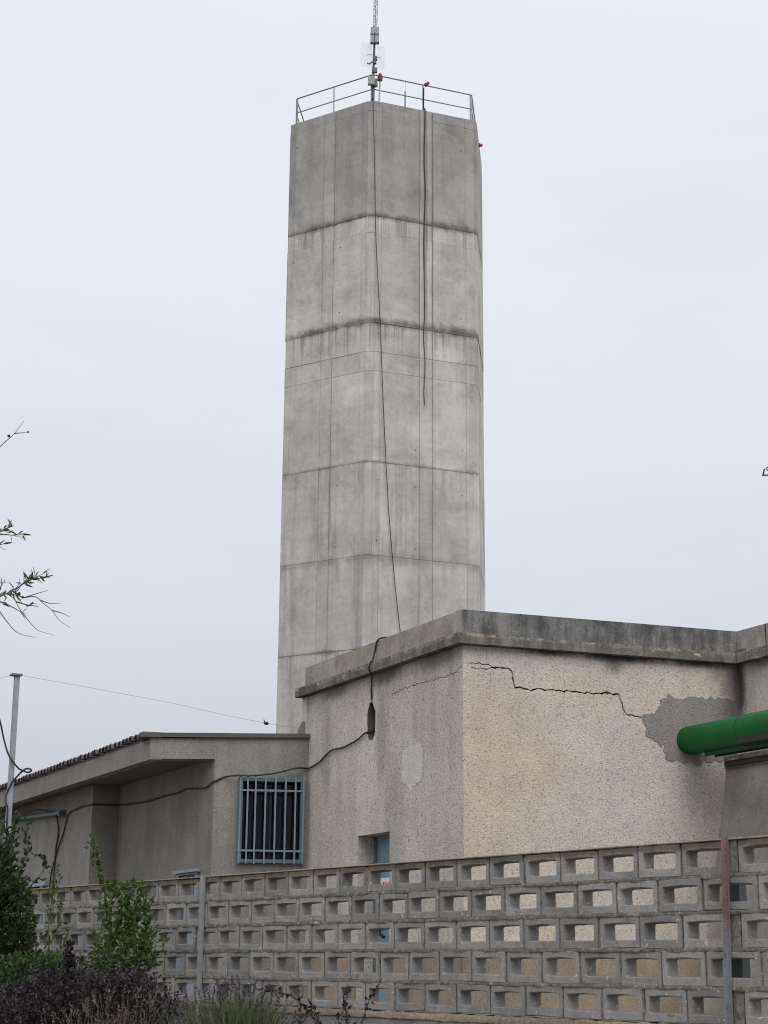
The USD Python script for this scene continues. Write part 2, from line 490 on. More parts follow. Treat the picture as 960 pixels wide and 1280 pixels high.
    core_m = concrete('tower_core_concrete', (0.30, 0.29, 0.27), streak=0.0)
    # the chamfered core behind the shuttered faces
    def chamfer(pts):
        out = []
        n = len(pts)
        for i in range(n):
            p0, p1, p2, cut = pts[i - 1], pts[i], pts[(i + 1) % n], chs[i]
            out += [p1 + (p0 - p1) / np.linalg.norm(p0 - p1) * cut, p1 + (p2 - p1) / np.linalg.norm(p2 - p1) * cut]
        return out
    core = Polygon(chamfer([np.array(v[:2]) for v in hexv])).buffer(-0.02, join_style=2)
    obj('core', prism(np.array(core.exterior.coords)[:-1], 0.9, 32.0), core_m, t)
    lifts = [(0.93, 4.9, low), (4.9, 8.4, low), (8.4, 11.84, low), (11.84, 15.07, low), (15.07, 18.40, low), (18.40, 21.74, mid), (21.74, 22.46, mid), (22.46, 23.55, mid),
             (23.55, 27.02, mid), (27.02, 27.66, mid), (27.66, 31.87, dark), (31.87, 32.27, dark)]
    outer = chamfer([np.array(v[:2]) for v in hexv])      # pairs: 2i = before vertex i, 2i+1 = after vertex i
    r = random.Random(3)
    for li, (z0, z1, m) in enumerate(lifts):
        gap = 0.012
        for i in range(6):
            p0, p1 = outer[2 * i + 1], outer[(2 * i + 2) % 12]
            L = np.linalg.norm(p1 - p0); d = (p1 - p0) / L
            n = np.array([d[1], -d[0]])
            if n @ (p0 - np.mean(outer, 0)) < 0:
                n = -n
            if i == 0:
                cuts = [0.24, 1.74, 2.25, 3.56]
            elif i == 5:
                cuts = [0.24, L - 1.90, L - 1.42, L - 0.22]
            else:
                cuts = [L * 0.5]
            edges = [0.0] + cuts + [L]
            seam = {0: {3: 0.012, 2: 0.008}, 5: {2: 0.006, 3: 0.010}}.get(i, {})
            seam = [seam.get(q, 0.004) for q in range(len(edges))]
            for k in range(len(edges) - 1):
                s0, s1 = edges[k] + (seam[k] if k else 0), edges[k + 1] - (seam[k + 1] if k < len(edges) - 2 else 0)
                pr = r.uniform(-0.006, 0.008) + (0.012 if li in (8, 10) else 0.0)
                q = [p0 + d * s0 + n * pr, p0 + d * s1 + n * pr, p0 + d * s1 - n * 0.09, p0 + d * s0 - n * 0.09]
                obj('shutter_panel', prism(q, z0 + gap / 2, z1 - gap / 2), m, t)
            # the chamfered corner strip that follows vertex i
            a0, a1 = outer[2 * i], outer[2 * i + 1]
            ctr = np.mean(outer, 0)
            e = (a1 - a0) / np.linalg.norm(a1 - a0)
            nn = np.array([e[1], -e[0]])
            if nn @ (a0 - ctr) < 0:
                nn = -nn
            pr = r.uniform(-0.004, 0.004)
            q = [a0 + e * 0.004 + nn * pr, a1 - e * 0.004 + nn * pr, a1 - e * 0.05 - nn * 0.09, a0 + e * 0.05 - nn * 0.09]
            if i < 2:
              obj('corner_strip', prism(q, z0 + gap / 2, z1 - gap / 2), m, t)
    roof = Polygon(outer).buffer(-0.05, join_style=2)
    obj('roof_slab', prism(np.array(roof.exterior.coords)[:-1], 32.0, 32.20), mid, t)
    # shutter tie holes
    TRw, TLw = Wall(P, 68.8), Wall(P, -57.6)
    hole_m = plain('tie_hole_dark', (0.09, 0.088, 0.085))
    for w, us in ((TRw, (0.36, 1.75, 3.55)), (TLw, (0.36, 1.30, 3.35))):
        for z in (31.1, 28.6, 26.6, 24.4, 23.0, 21.3, 19.0, 17.6, 15.6, 14.3):
            for u in us:
                if r.random() < 0.42:
                    cpt = w.at(u + r.uniform(-.03, .03), z + r.uniform(-.25, .25), 0.012)
                    obj('tie_hole', rod(cpt, cpt - w.n * 0.03 + w.n * 0.042, r.uniform(0.014, 0.022), 8), hole_m, t)
    # railing round the roof edge: two pipes on posts
    steel = plain('galvanised_pipe', (0.25, 0.265, 0.30), 0.5, 0.3)
    ins = np.array(Polygon([(v[0], v[1]) for v in hexv]).buffer(-0.17, join_style=2).exterior.coords)[:-1]
    cen = ins.mean(0)
    order = sorted(ins.tolist(), key=lambda q: math.atan2(q[1] - cen[1], q[0] - cen[0]))
    rp = []
    pts = [np.array(q) for q in order]
    for i in range(6):
        p0, p1, p2 = pts[i - 1], pts[i], pts[(i + 1) % 6]
        for k in (0.16, 0.05):
            rp.append(p1 + (p0 - p1) / np.linalg.norm(p0 - p1) * k)
        for k in (0.05, 0.16):
            rp.append(p1 + (p2 - p1) / np.linalg.norm(p2 - p1) * k)
    rp.append(rp[0])
    rail = [np.array([q[0], q[1], 33.42]) for q in rp]
    railing = obj('roof_railing', tube(rail, 0.026, 6), steel, t, True)
    obj('rail', tube([q - [0, 0, 0.60] for q in rail], 0.022, 6), steel, railing, True)
    for i in range(6):
        p1, p2 = pts[i], pts[(i + 1) % 6]
        e = (p2 - p1) / np.linalg.norm(p2 - p1)
        for k in (0.06, np.linalg.norm(p2 - p1) * 0.5, np.linalg.norm(p2 - p1) - 0.06):
            q = p1 + e * k
            obj('post', rod([q[0], q[1], 32.1], [q[0], q[1], 33.40], 0.026, 6), steel, railing)
    return P, hexv, TRw, TLw


TP, THEX, TR, TL = build_tower()

steel_dark = plain('dark_bracket_steel', (0.10, 0.10, 0.115), 0.5, 0.3)
steel_light = plain('mast_steel', (0.34, 0.35, 0.38), 0.45, 0.5)
lamp_red = plain('red_lamp_glass', (0.42, 0.03, 0.06), 0.25)
lamp_brown = plain('lamp_housing', (0.13, 0.045, 0.045), 0.5)
rubber = plain('black_cable_sheath', (0.018, 0.018, 0.020), 0.6)


def build_mast():
    b = np.array([-0.545, 55.25, 32.18])
    t = thing('antenna_mast', 'slim lattice antenna mast with boxes and pale grid aerials on the tower roof corner', 'antenna mast', tuple(b))
    top = np.array([-0.40, 55.3, 40.0])
    kn = np.array([-0.49, 55.28, 34.72])
    obj('mast', tube([b, kn + [0, 0, 0.5]], 0.042, 8), steel_dark, t)
    # lattice upper mast: three chords and zigzag
    d = (top - kn) / np.linalg.norm(top - kn)
    chords, zig = [], []
    offs = [np.array([0.075 * math.cos(k), 0.075 * math.sin(k), 0]) for k in (math.radians(90), math.radians(210), math.radians(330))]
    for o in offs:
        chords.append(rod(kn + d * 0.3 + o, top + o, 0.018, 6))
    n = 36
    for i in range(n):
        h0, h1 = 0.3 + i * 0.14, 0.3 + (i + 1) * 0.14
        zig.append(rod(kn + d * h0 + offs[i % 3], kn + d * h1 + offs[(i + 1) % 3], 0.010, 4))
        zig.append(rod(kn + d * h0 + offs[(i + 1) % 3], kn + d * h1 + offs[(i + 2) % 3], 0.010, 4))
    lat = obj('lattice_mast', cat(chords), steel_light, t)
    obj('lattice_brace', cat(zig), steel_light, lat)
    grey = plain('radio_box_grey', (0.29, 0.30, 0.33), 0.5)
    X, Y, Z = np.eye(3)
    for zc in (35.22, 34.88):
        for sx in (-1, 1):
            bx = obj('radio_box', obox(kn + [sx * 0.085, -0.12, zc - kn[2]], (X, Y, Z), (0.072, 0.06, 0.14)), grey, t)
            obj('lid', obox(kn + [sx * 0.085, -0.12, zc - kn[2] - 0.165], (X, Y, Z), (0.078, 0.066, 0.022)), steel_dark, bx)
    # two pale translucent grid aerials, one each side of the mast
    g = Graph()
    tr = g.add('transparent_bsdf', 'BSDF', color=(1, 1, 1))
    df = g.add('principled_bsdf', 'BSDF', base_color=(0.42, 0.50, 0.54), roughness=0.6)
    gm = g.done('pale_grid_plastic', g.add('mix_closure', 'closure', fac=0.19, closure1=tr, closure2=df))
    for c, w, h in ((np.array([-0.79, 55.30, 34.30]), 0.225, 0.50), (np.array([-0.245, 55.30, 34.20]), 0.155, 0.46)):
        ax = (np.array([1, 0.15, -0.06]) / np.linalg.norm([1, 0.15, -0.06]), np.cross([0, 0, 1], [1, 0.15, -0.06]) / np.linalg.norm(np.cross([0, 0, 1], [1, 0.15, -0.06])), Z)
        pn = obj('grid_aerial', obox(c, ax, (w, 0.012, h)), gm, t)
        obj('feed_arm', rod(c, kn + [0, 0, c[2] - kn[2]], 0.012, 6), steel_light, pn)
    for z, r0 in ((34.12, 0.085), (33.95, 0.06), (33.62, 0.10), (33.0, 0.07)):
        cpt = b + (kn - b) * ((z - b[2]) / (kn[2] - b[2]))
        obj('clamp', obox(cpt + [0.03, -0.03, 0], (X, Y, Z), (r0, 0.06, r0 * 0.9)), steel_dark, t)
    q = b + (kn - b) * 0.72
    obj('hook_arm', tube(spline([q, q + [-0.12, -0.08, -0.10], q + [-0.17, -0.1, -0.16], q + [-0.25, -0.1, -0.13]], 4), 0.028, 6), steel_dark, t)
    obj('junction_box', obox(np.array([-0.60, 55.12, 33.12]), (X, Y, Z), (0.125, 0.08, 0.16)), grey, t)
    obj('junction_box', obox(np.array([-0.44, 55.14, 33.05]), (X, Y, Z), (0.075, 0.07, 0.14)), steel_dark, t)


build_mast()


def build_lamp(name, label, base, top, head_axis, red, r=0.12, group=None):
    t = thing(name, label, 'warning lamp', tuple(base), 'warning lamps on the tower roof')
    base, top = np.array(base), np.array(top)
    ax = np.array(head_axis, float); ax /= np.linalg.norm(ax)
    obj('bracket', rod(base, top, min(0.03, r * 0.4), 8), steel_light, t)
    obj('housing', tube([top - ax * r * 1.1, top - ax * r * 0.85, top + ax * r * 0.5, top + ax * r * 0.76], [r * 0.7, r, r, r * 0.75], 10), lamp_brown, t)
    obj('lens', tube([top + ax * r * 0.74, top + ax * r * 1.1, top + ax * r * 1.6, top + ax * r * 1.9], [r * 0.74, r * 0.74, r * 0.62, r * 0.25], 10), red, t, 40)


build_lamp('warning_lamp', 'round brown warning lamp on a double bracket at the front corner of the tower railing', [-0.30, 55.1, 32.18], [-0.275, 55.1, 33.22], [0.0, -0.2, 1.0], lamp_brown, 0.10)
q = TR.at(2.20, 33.40, -0.17)
build_lamp('warning_lamp', 'small dark red lamp clamped on the top rail halfway along the right tower edge', TR.at(2.17, 33.42, -0.17), q + np.array([0.03, 0, 0.06]), [0.8, -0.3, 0.5], plain('lamp_glass_dull', (0.20, 0.03, 0.06), 0.3), 0.075)
q = THEX[1] + np.array([0.07, 1.5, 32.05])
build_lamp('warning_lamp', 'red lamp sticking out sideways just below the right rim of the tower', q, q + np.array([0.10, 0, 0.0]), [1.0, 0, 0.0], plain('lamp_glass_pink', (0.36, 0.04, 0.10), 0.3), 0.085)
t = thing('whip_aerial', 'thin short whip aerial standing behind the right rail of the tower', 'aerial', tuple(TR.at(1.39, 32.17, -0.2)))
obj('sleeve', rod(TR.at(1.39, 32.17, -0.2), TR.at(1.39, 33.02, -0.2), 0.028, 6), steel_dark, t)
obj('whip', rod(TR.at(1.39, 33.02, -0.2), TR.at(1.40, 33.50, -0.2), 0.009, 5), steel_light, t)

# cables down the tower
pts = [TR.at(u, z, o) for u, z, o in ((0.02, 32.3, -0.1), (-0.012, 32.29, 0.11), (0.006, 31.716, 0.13), (0.072, 29.796, 0.13), (0.165, 26.659, 0.12), (0.346, 23.618, 0.12), (0.528, 20.062, 0.1), (0.666, 17.752, 0.1), (0.766, 16.332, 0.1), (0.987, 14.1, 0.1), (1.172, 12.591, 0.1), (1.42, 10.6, 0.12), (1.5, 9.0, 0.3))]
tag(obj('cable', tube(spline(pts, 6), 0.015, 5), rubber), 'long black cable slanting down the tower from its front corner', 'cable')
pts = [TR.at(u, z, o) for u, z, o in ((2.12, 33.3, -0.15), (2.09, 32.38, -0.08), (2.09, 32.29, 0.06), (2.077, 31.6, 0.06), (2.058, 30.21, 0.05), (2.098, 28.928, 0.06), (2.053, 27.012, 0.05), (2.089, 24.368, 0.05), (2.044, 23.288, 0.05), (2.107, 22.234, 0.05), (2.063, 21.174, 0.05), (2.094, 20.7, 0.06))]
sp = spline(pts, 6)
tag(obj('hanging_hose', tube(sp, np.where(sp[:, 2] > 26, 0.023, 0.015), 5), rubber), 'black hose hanging straight down the right tower face and ending in mid air', 'hose')


# ------------------------------------------------------------------ the roughcast block with the long parapet
def ragged(pts, amp, step, seed):
    """A polyline with small irregular steps, for cracks and broken edges."""
    ls = LineString(pts)
    r = np.random.default_rng(seed)
    n = max(int(ls.length / step), 2)
    out = []
    for i in range(n + 1):
        q = ls.interpolate(i / n, normalized=True)
        k = 0 if i in (0, n) else amp
        out.append((q.x + r.normal(0, k), q.y + r.normal(0, k)))
    return out


def cracks(lines):
    parts = []
    for i, (pts, w, amp) in enumerate(lines):
        pl = ragged(pts, amp, 0.035, 50 + i)
        r = np.random.default_rng(80 + i)
        for a, b in zip(pl[:-1], pl[1:]):
            parts.append(LineString([a, b]).buffer(w * r.uniform(0.55, 1.35), resolution=2))
        for k in range(int(len(pl) * 0.3)):
            q = pl[r.integers(len(pl))]
            parts.append(Polygon([(q[0] + r.normal(0, w * 1.6), q[1] + r.normal(0, w * 1.3)) for _ in range(5)]).convex_hull)
    return unary_union(parts).simplify(0.0008)


def build_block():
    t = thing('pump_house', 'flat-roofed building with cracked gravel render, grey parapet and stained cornice', 'building', tuple(C))
    left_m = roughcast('render_left', (0.56, 0.525, 0.48), (0.10, 0.10, 0.10), (0.76, 0.73, 0.69), streak=0.26, grit=1.0,
                       stains=[(0.55, 4.95, 0.9, 0.22, 0.55), (1.9, 4.95, 0.7, 0.20, 0.7), (3.3, 4.95, 0.6, 0.16, 0.6), (2.0, 4.3, 0.25, 1.0, 0.35), (3.55, 4.2, 0.25, 1.0, 0.30), (1.62, 3.2, 0.4, 1.5, 0.22)])
    right_m = roughcast('render_right', (0.575, 0.542, 0.502), (0.23, 0.195, 0.18), (0.69, 0.655, 0.61), streak=0.05, grit=0.95, tint=(1.03, 0.97, 0.895),
                        stains=[(1.05, 5.0, 0.50, 0.10, 0.9), (1.95, 5.0, 0.85, 0.13, 0.95), (1.85, 4.93, 0.22, 0.22, 0.6), (2.9, 5.0, 0.6, 0.11, 0.9), (3.44, 4.85, 0.55, 0.8, 0.62), (3.46, 4.7, 0.2, 0.9, 0.75), (3.0, 3.55, 0.6, 0.6, 0.24), (3.15, 2.7, 0.75, 1.7, 0.27)])
    wing_m = roughcast('render_wing', (0.58, 0.55, 0.50), (0.2, 0.2, 0.2), (0.70, 0.67, 0.62), streak=0.3, grit=0.5,
                       stains=[(0.0, 4.75, 0.20, 0.7, 0.95), (-0.5, 4.98, 0.5, 0.14, 0.6)])
    cop_l = coping('coping_left', (0.37, 0.34, 0.295), (0.22, 0.20, 0.17), (0.55, 0.52, 0.47), 0.5)
    cop_r = coping('coping_right', (0.235, 0.232, 0.228), (0.07, 0.07, 0.07), (0.55, 0.49, 0.40), 0.85)
    cop_w = coping('coping_wing', (0.40, 0.38, 0.34), (0.13, 0.125, 0.12), (0.55, 0.52, 0.46), 0.5)
    cor_m = coping('cornice_concrete', (0.22, 0.208, 0.19), (0.07, 0.066, 0.062), (0.52, 0.47, 0.40), 0.75, 5.10)
    plinth_m = concrete('plinth_brown', (0.33, 0.275, 0.215), mottle=0.3, grain=0.35, streak=0.25)
    dark_m = plain('wall_cavity', (0.035, 0.033, 0.03), 0.95)
    TH = 0.22
    # left wall
    door_hole = sbox(1.76, 2.62, 0.0, 3.09)
    a = np.linspace(0, 2 * np.pi, 22, endpoint=False)
    rs = np.random.default_rng(5)
    slot = Polygon([(2.285 + 0.118 * np.sign(np.cos(k)) * abs(np.cos(k)) ** 0.8 * (1 if np.sin(k) < 0.3 else 0.8) + rs.normal(0, .006), 4.44 + 0.235 * np.sign(np.sin(k)) * abs(np.sin(k)) ** 0.75 + rs.normal(0, .008)) for k in a]).buffer(0)
    ck = cracks([([(0.0, 4.775), (0.155, 4.716), (0.6, 4.70), (1.1, 4.72), (1.724, 4.684)], 0.0045, 0.008)])
    wl = sbox(0.0, 4.37, GROUND_BACK - 0.15, 4.992).difference(unary_union([door_hole, slot, ck]))
    m, uv = BL.slab(wl, -TH, 0.0)
    obj('left_wall', m, left_m, t, uv=uv)
    # right wall, with its long stepped crack cut right into it
    ck = cracks([([(0.111, 4.754), (0.199, 4.740), (0.298, 4.742), (0.342, 4.765)], 0.0055, 0.006),
                 ([(0.081, 4.794), (0.18, 4.801), (0.289, 4.793), (0.342, 4.772)], 0.006, 0.005),
                 ([(0.342, 4.768), (0.448, 4.766), (0.538, 4.766), (0.577, 4.743)], 0.0078, 0.006),
                 ([(0.577, 4.743), (0.594, 4.70), (0.596, 4.62), (0.604, 4.575), (0.622, 4.555)], 0.0105, 0.004),
                 ([(0.622, 4.555), (0.795, 4.552), (0.937, 4.561), (1.058, 4.553), (1.221, 4.559), (1.293, 4.569), (1.364, 4.553), (1.529, 4.553), (1.715, 4.560), (1.89, 4.562)], 0.008, 0.008),
                 ([(1.89, 4.562), (1.915, 4.512), (1.935, 4.392), (1.983, 4.341), (2.116, 4.318), (2.20, 4.321)], 0.008, 0.006),
                 ([(0.277, 4.974), (0.285, 4.86), (0.295, 4.79)], 0.0022, 0.004), ([(0.318, 4.717), (0.321, 4.588)], 0.0022, 0.004)])
    wr = sbox(TH * 0.0 + 0.003, 3.45, GROUND_BACK - 0.15, 4.992).difference(ck)
    m, uv = BR.slab(wr, -0.20, 0.002)
    obj('right_wall', m, right_m, t, uv=uv)
    obj('wall_cavity', BR.boxm(0.3, 3.4, 1.0, 4.98, -0.26, -0.205), dark_m, t)
    obj('wall_cavity', BL.boxm(0.3, 1.74, 1.0, 4.98, -0.30, -0.225), dark_m, t)
    # cable slot: a rough cement back and a length of conduit in it
    slot_m = concrete('slot_cement', (0.045, 0.044, 0.042), mottle=0.4, grain=0.4, streak=0)
    obj('slot_back', BL.boxm(2.10, 2.50, 4.10, 4.80, -0.30, -0.19), slot_m, t)
    m, uv = BL.slab(slot.buffer(0.002).difference(slot.buffer(-0.008)), -0.188, -0.006)
    obj('slot_lining', m, concrete('slot_lining', (0.115, 0.112, 0.105), mottle=0.4, grain=0.4, streak=0), t, uv=uv)
    # cement patches laid on the render
    raw = [(2.173, 4.315), (2.253, 4.365), (2.388, 4.372), (2.41, 4.495), (2.532, 4.563), (2.842, 4.581), (3.084, 4.58), (3.3, 4.61), (3.40, 4.55), (3.42, 4.445), (3.37, 3.86), (2.876, 3.838), (2.434, 3.841), (2.441, 4.013), (2.242, 4.078), (2.211, 4.166)]
    cem = Polygon(ragged(raw + raw[:1], 0.017, 0.045, 9)).buffer(0)
    m, uv = BR.slab(cem, 0.001, 0.010)
    obj('cement_patch', m, roughcast('cement_grey', (0.27, 0.255, 0.24), (0.13, 0.125, 0.12), (0.35, 0.335, 0.32), streak=0.05, grit=0.9, stains=[(3.45, 4.5, 0.45, 0.5, 0.6)]), t, uv=uv, label='rough dark cement patch where the pipe enters')
    raw = [(1.426, 3.991), (1.244, 4.017), (0.948, 4.039), (0.928, 3.83), (0.946, 3.598), (1.102, 3.577), (1.24, 3.498), (1.301, 3.585), (1.462, 3.627), (1.444, 3.836)]
    pt = Polygon(ragged(raw + raw[:1], 0.014, 0.02, 11)).buffer(0)
    m, uv = BL.slab(pt, 0.001, 0.005)
    obj('plaster_patch', m, roughcast('pale_plaster', (0.60, 0.585, 0.55), (0.36, 0.35, 0.33), (0.68, 0.665, 0.64), streak=0.05, grit=0.7), t, uv=uv, label='small smooth pale plaster patch')
    # plinth
    m, uv = BR.slab(sbox(-0.025, 3.3, GROUND_BACK - 0.1, 1.70), 0.004, 0.03)
    obj('plinth', m, plinth_m, t, uv=uv)
    m, uv = BL.slab(sbox(0.01, 1.76, GROUND_BACK - 0.1, 1.70), 0.004, 0.027)
    obj('plinth', m, plinth_m, t, uv=uv)
    m, uv = BL.slab(sbox(2.62, 4.1, GROUND_BACK - 0.1, 1.70), 0.004, 0.027)
    obj('plinth', m, plinth_m, t, uv=uv)
    # wing wall
    m, uv = WG.slab(sbox(-4.5, -0.003, 3.85, 4.992), -0.22, 0.0)
    obj('wing_wall', m, wing_m, t, uv=uv)
    # the battered foot of the wing and the ledge above it
    foot_m = concrete('battered_concrete', (0.36, 0.335, 0.30), mottle=0.4, grain=0.3, streak=0.45, streak_scale=2.2, spots=0.3)
    z1, z0 = 3.802, GROUND_BACK - 0.15
    o1, o0 = 0.21, 0.21 + (3.802 - z0) * 0.185
    V, n = [], 2
    for u in (0.6, -4.5):
        V += [WG.at(u, z0, -0.2), WG.at(u, z0, o0), WG.at(u, z1, o1), WG.at(u, z1, -0.2)]
    fm = trimesh.Trimesh(V, [[0, 1, 2], [0, 2, 3], [4, 6, 5], [4, 7, 6], [0, 4, 5], [0, 5, 1], [1, 5, 6], [1, 6, 2], [2, 6, 7], [2, 7, 3]], process=False)
    if fm.volume < 0:
        fm.invert()
    obj('battered_foot', fm, foot_m, t)
    m, uv = WG.slab(sbox(-4.5, 0.02, 3.864, 3.918), 0.001, 0.25)
    obj('ledge', m, cor_m, t, uv=uv)
    obj('bitumen_strip', WG.boxm(-4.5, 0.02, 3.804, 3.862, 0.003, 0.245), plain('bitumen', (0.03, 0.03, 0.03), 0.7), t)
    # cornice (runs round the three visible faces) and parapet, both mitred prisms
    def ring(o0, o1, z0, z1, name, mats, ext=0.0, top=None):
        # outer corner points in plan at offset o
        def corner(wa, wb, oa, ob):
            # intersection of the two offset lines
            A = np.array([wa.d[:2], -wb.d[:2]]).T
            s = np.linalg.solve(A, (wb.P + wb.n * ob - wa.P - wa.n * oa)[:2])
            return (wa.P + wa.n * oa + wa.d * s[0])[:2]
        k = {o: (corner(BL, BR, o, o), corner(BR, WG, o, o)) for o in (o0, o1)}
        e_l = {o: BL.at(4.29 + ext, 0, o)[:2] for o in (o0, o1)}
        e_w = {o: WG.at(-4.5, 0, o)[:2] for o in (o0, o1)}
        for wall, plan, mm, nm in ((BL, [e_l[o1], k[o1][0], k[o0][0], e_l[o0]], mats[0], 'left'), (BR, [k[o1][0], k[o1][1], k[o0][1], k[o0][0]], mats[1], 'right'), (WG, [k[o1][1], e_w[o1], e_w[o0], k[o0][1]], mats[2], 'wing')):
            plan = [np.asarray(q) for q in plan]
            cq = np.mean(plan, 0)
            m = prism([q + (cq - q) * 0.0004 for q in plan], z0, z1)
            m = m.subdivide_to_size(0.35)
            m.unmerge_vertices()
            v = np.asarray(m.vertices)
            uv = np.stack([(v - wall.P) @ wall.d, v[:, 2]], 1)
            obj(name, m, mm, t, uv=uv)
    ring(-0.28, 0.105, 4.995, 5.112, 'cornice', (cor_m, cor_m, cor_m), 0.09)
    ring(-0.20, 0.004, 5.114, 5.392, 'parapet', (cop_l, cop_r, cop_w))
    # worn joint between two lengths of the wing parapet
    obj('parapet_joint', WG.boxm(-0.535, -0.522, 5.12, 5.39, 0.0, 0.008), dark_m, t)
    obj('parapet_joint', WG.boxm(0.0, 0.012, 5.125, 5.385, -0.01, 0.012), dark_m, t)
    # roof and back walls close the volume
    A = BL.at(4.37); Wend = WG.at(-4.5)
    plan = [BL.at(4.2, 0, -0.21)[:2], BL.at(0.24, 0, -0.21)[:2], BR.at(3.4, 0, -0.21)[:2], WG.at(-4.4, 0, -0.21)[:2], (Wend + BR.d * 6)[:2], (A + BR.d * 9.5)[:2]]
    obj('roof_slab', prism(plan, 4.998, 5.17), cop_r, t)
    back = [A + BR.d * 0.0, A + BR.d * 9.5, Wend + BR.d * 6.0, Wend + BR.d * 0.01]
    for p, q in zip(back[:-1], back[1:]):
        d = (q - p) / np.linalg.norm(q - p); n = np.array([d[1], -d[0], 0])
        obj('rear_wall', prism([(p)[:2], q[:2], (q + n * 0.2)[:2], (p + n * 0.2)[:2]], 0.8, 4.99), wing_m, t)
    # blue door in its deep reveal
    blue = plain('door_blue', (0.20, 0.30, 0.37), 0.55, vary=0.2, rust=0.02)
    blue_d = plain('door_frame_blue', (0.09, 0.15, 0.19), 0.55)
    white = plain('sign_white', (0.75, 0.76, 0.78), 0.4, vary=0.03)
    red = plain('sign_red', (0.60, 0.03, 0.05), 0.4, vary=0.03)
    d = obj('door', BL.boxm(1.62, 2.56, GROUND_BACK, 3.15, -0.30, -0.235), blue, t)
    obj('door_frame', cat([BL.boxm(2.56, 2.70, GROUND_BACK, 3.15, -0.30, -0.222), ]), blue_d, t)
    for zc in (2.78, 2.0, 1.5):
        obj('door_rib', BL.boxm(1.64, 2.55, zc, zc + 0.025, -0.236, -0.226), blue, d)
    obj('handle', tube([BL.at(2.46, 1.985, -0.235), BL.at(2.46, 1.985, -0.17), BL.at(2.36, 1.955, -0.165), BL.at(2.24, 1.91, -0.17)], 0.022, 6), dark_m, d)
    obj('sign_plate', BL.boxm(2.06, 2.46, 2.42, 2.592, -0.2255, -0.2235), white, d)
    # red angular letters on the plate, seen only in part from the lane
    strokes = []
    u, zt, zb = 2.435, 2.545, 2.452
    for k in range(9):
        ua, ub = u - k * 0.037, u - (k + 1) * 0.037
        a0, a1 = ((ua, zt), (ub, zb)) if k % 2 == 0 else ((ua, zb), (ub, zt))
        if k in (3, 6):
            a1 = (ua - 0.002, zt if a0[1] == zb else zb)
        strokes.append(LineString([a0, a1]).buffer(0.009, cap_style=2))
    m, uv = BL.slab(unary_union(strokes), -0.2233, -0.2215)
    obj('sign_lettering', m, red, d)
    return left_m


LEFT_RENDER = build_block()

# green pipe through the wall
g = Graph()
p = g.pos()
n1, n2 = g.noise(p, 3.5, 6.0, 0.7), g.noise(p, 24.0, 5.0, 0.7)
c = g.ramp(n1, [(0.3, (0.0015, 0.065, 0.014)), (0.6, (0.002, 0.095, 0.020)), (0.8, (0.006, 0.115, 0.030))])
c = g.mix(g.math('multiply', g.bw(0.55, 0.75, n2), 0.35), c, (0.035, 0.075, 0.04))
c = g.mix(g.math('multiply', g.bw(0.70, 0.76, g.noise(p, 13.0, 6.0, 0.75)), 0.6), c, (0.05, 0.035, 0.02))
green = g.done('green_pipe_paint', g.add('principled_bsdf', 'BSDF', base_color=c, roughness=g.ramp(n2, [(0.3, (0.42,) * 3), (0.7, (0.62,) * 3)]), specular_ior_level=0.25, normal=g.add('bump', 'normal', height=n2, strength=0.12, distance=0.01)))
green_d = plain('dark_green_steel', (0.004, 0.05, 0.022), 0.5)
pc = lambda u, o=0.685, z=4.08: WG.at(u, z, o)
t = thing('green_pipe', 'thick green painted pipe entering the wall at the cement patch', 'pipe', tuple(pc(0.2)))
obj('pipe', tube([pc(0.6), pc(-0.95)], 0.160, 40), green, t, 40)
obj('sleeve', tube([pc(-0.93), pc(-0.95), pc(-4.5)], [0.160, 0.170, 0.170], 40), green, t, 40)
obj('weld_ring', tube([pc(-0.935), pc(-0.955)], 0.1735, 40), green_d, t, 40)
obj('support_channel', cat([obox(pc(-1.93, 0.62, 3.918), (WG.d, WG.n, np.array([0, 0, 1.0])), (1.72, 0.07, 0.006)), obox(pc(-1.93, 0.69, 3.897), (WG.d, WG.n, np.array([0, 0, 1.0])), (1.72, 0.008, 0.026)), obox(pc(-1.93, 0.55, 3.897), (WG.d, WG.n, np.array([0, 0, 1.0])), (1.72, 0.008, 0.026))]), green_d, t)
obj('pipe_clamp', obox(pc(-2.05, 0.775, 3.955), (WG.d, WG.n, np.array([0, 0, 1.0])), (1.1, 0.05, 0.035)), plain('clamp_black', (0.012, 0.014, 0.014), 0.5), t)


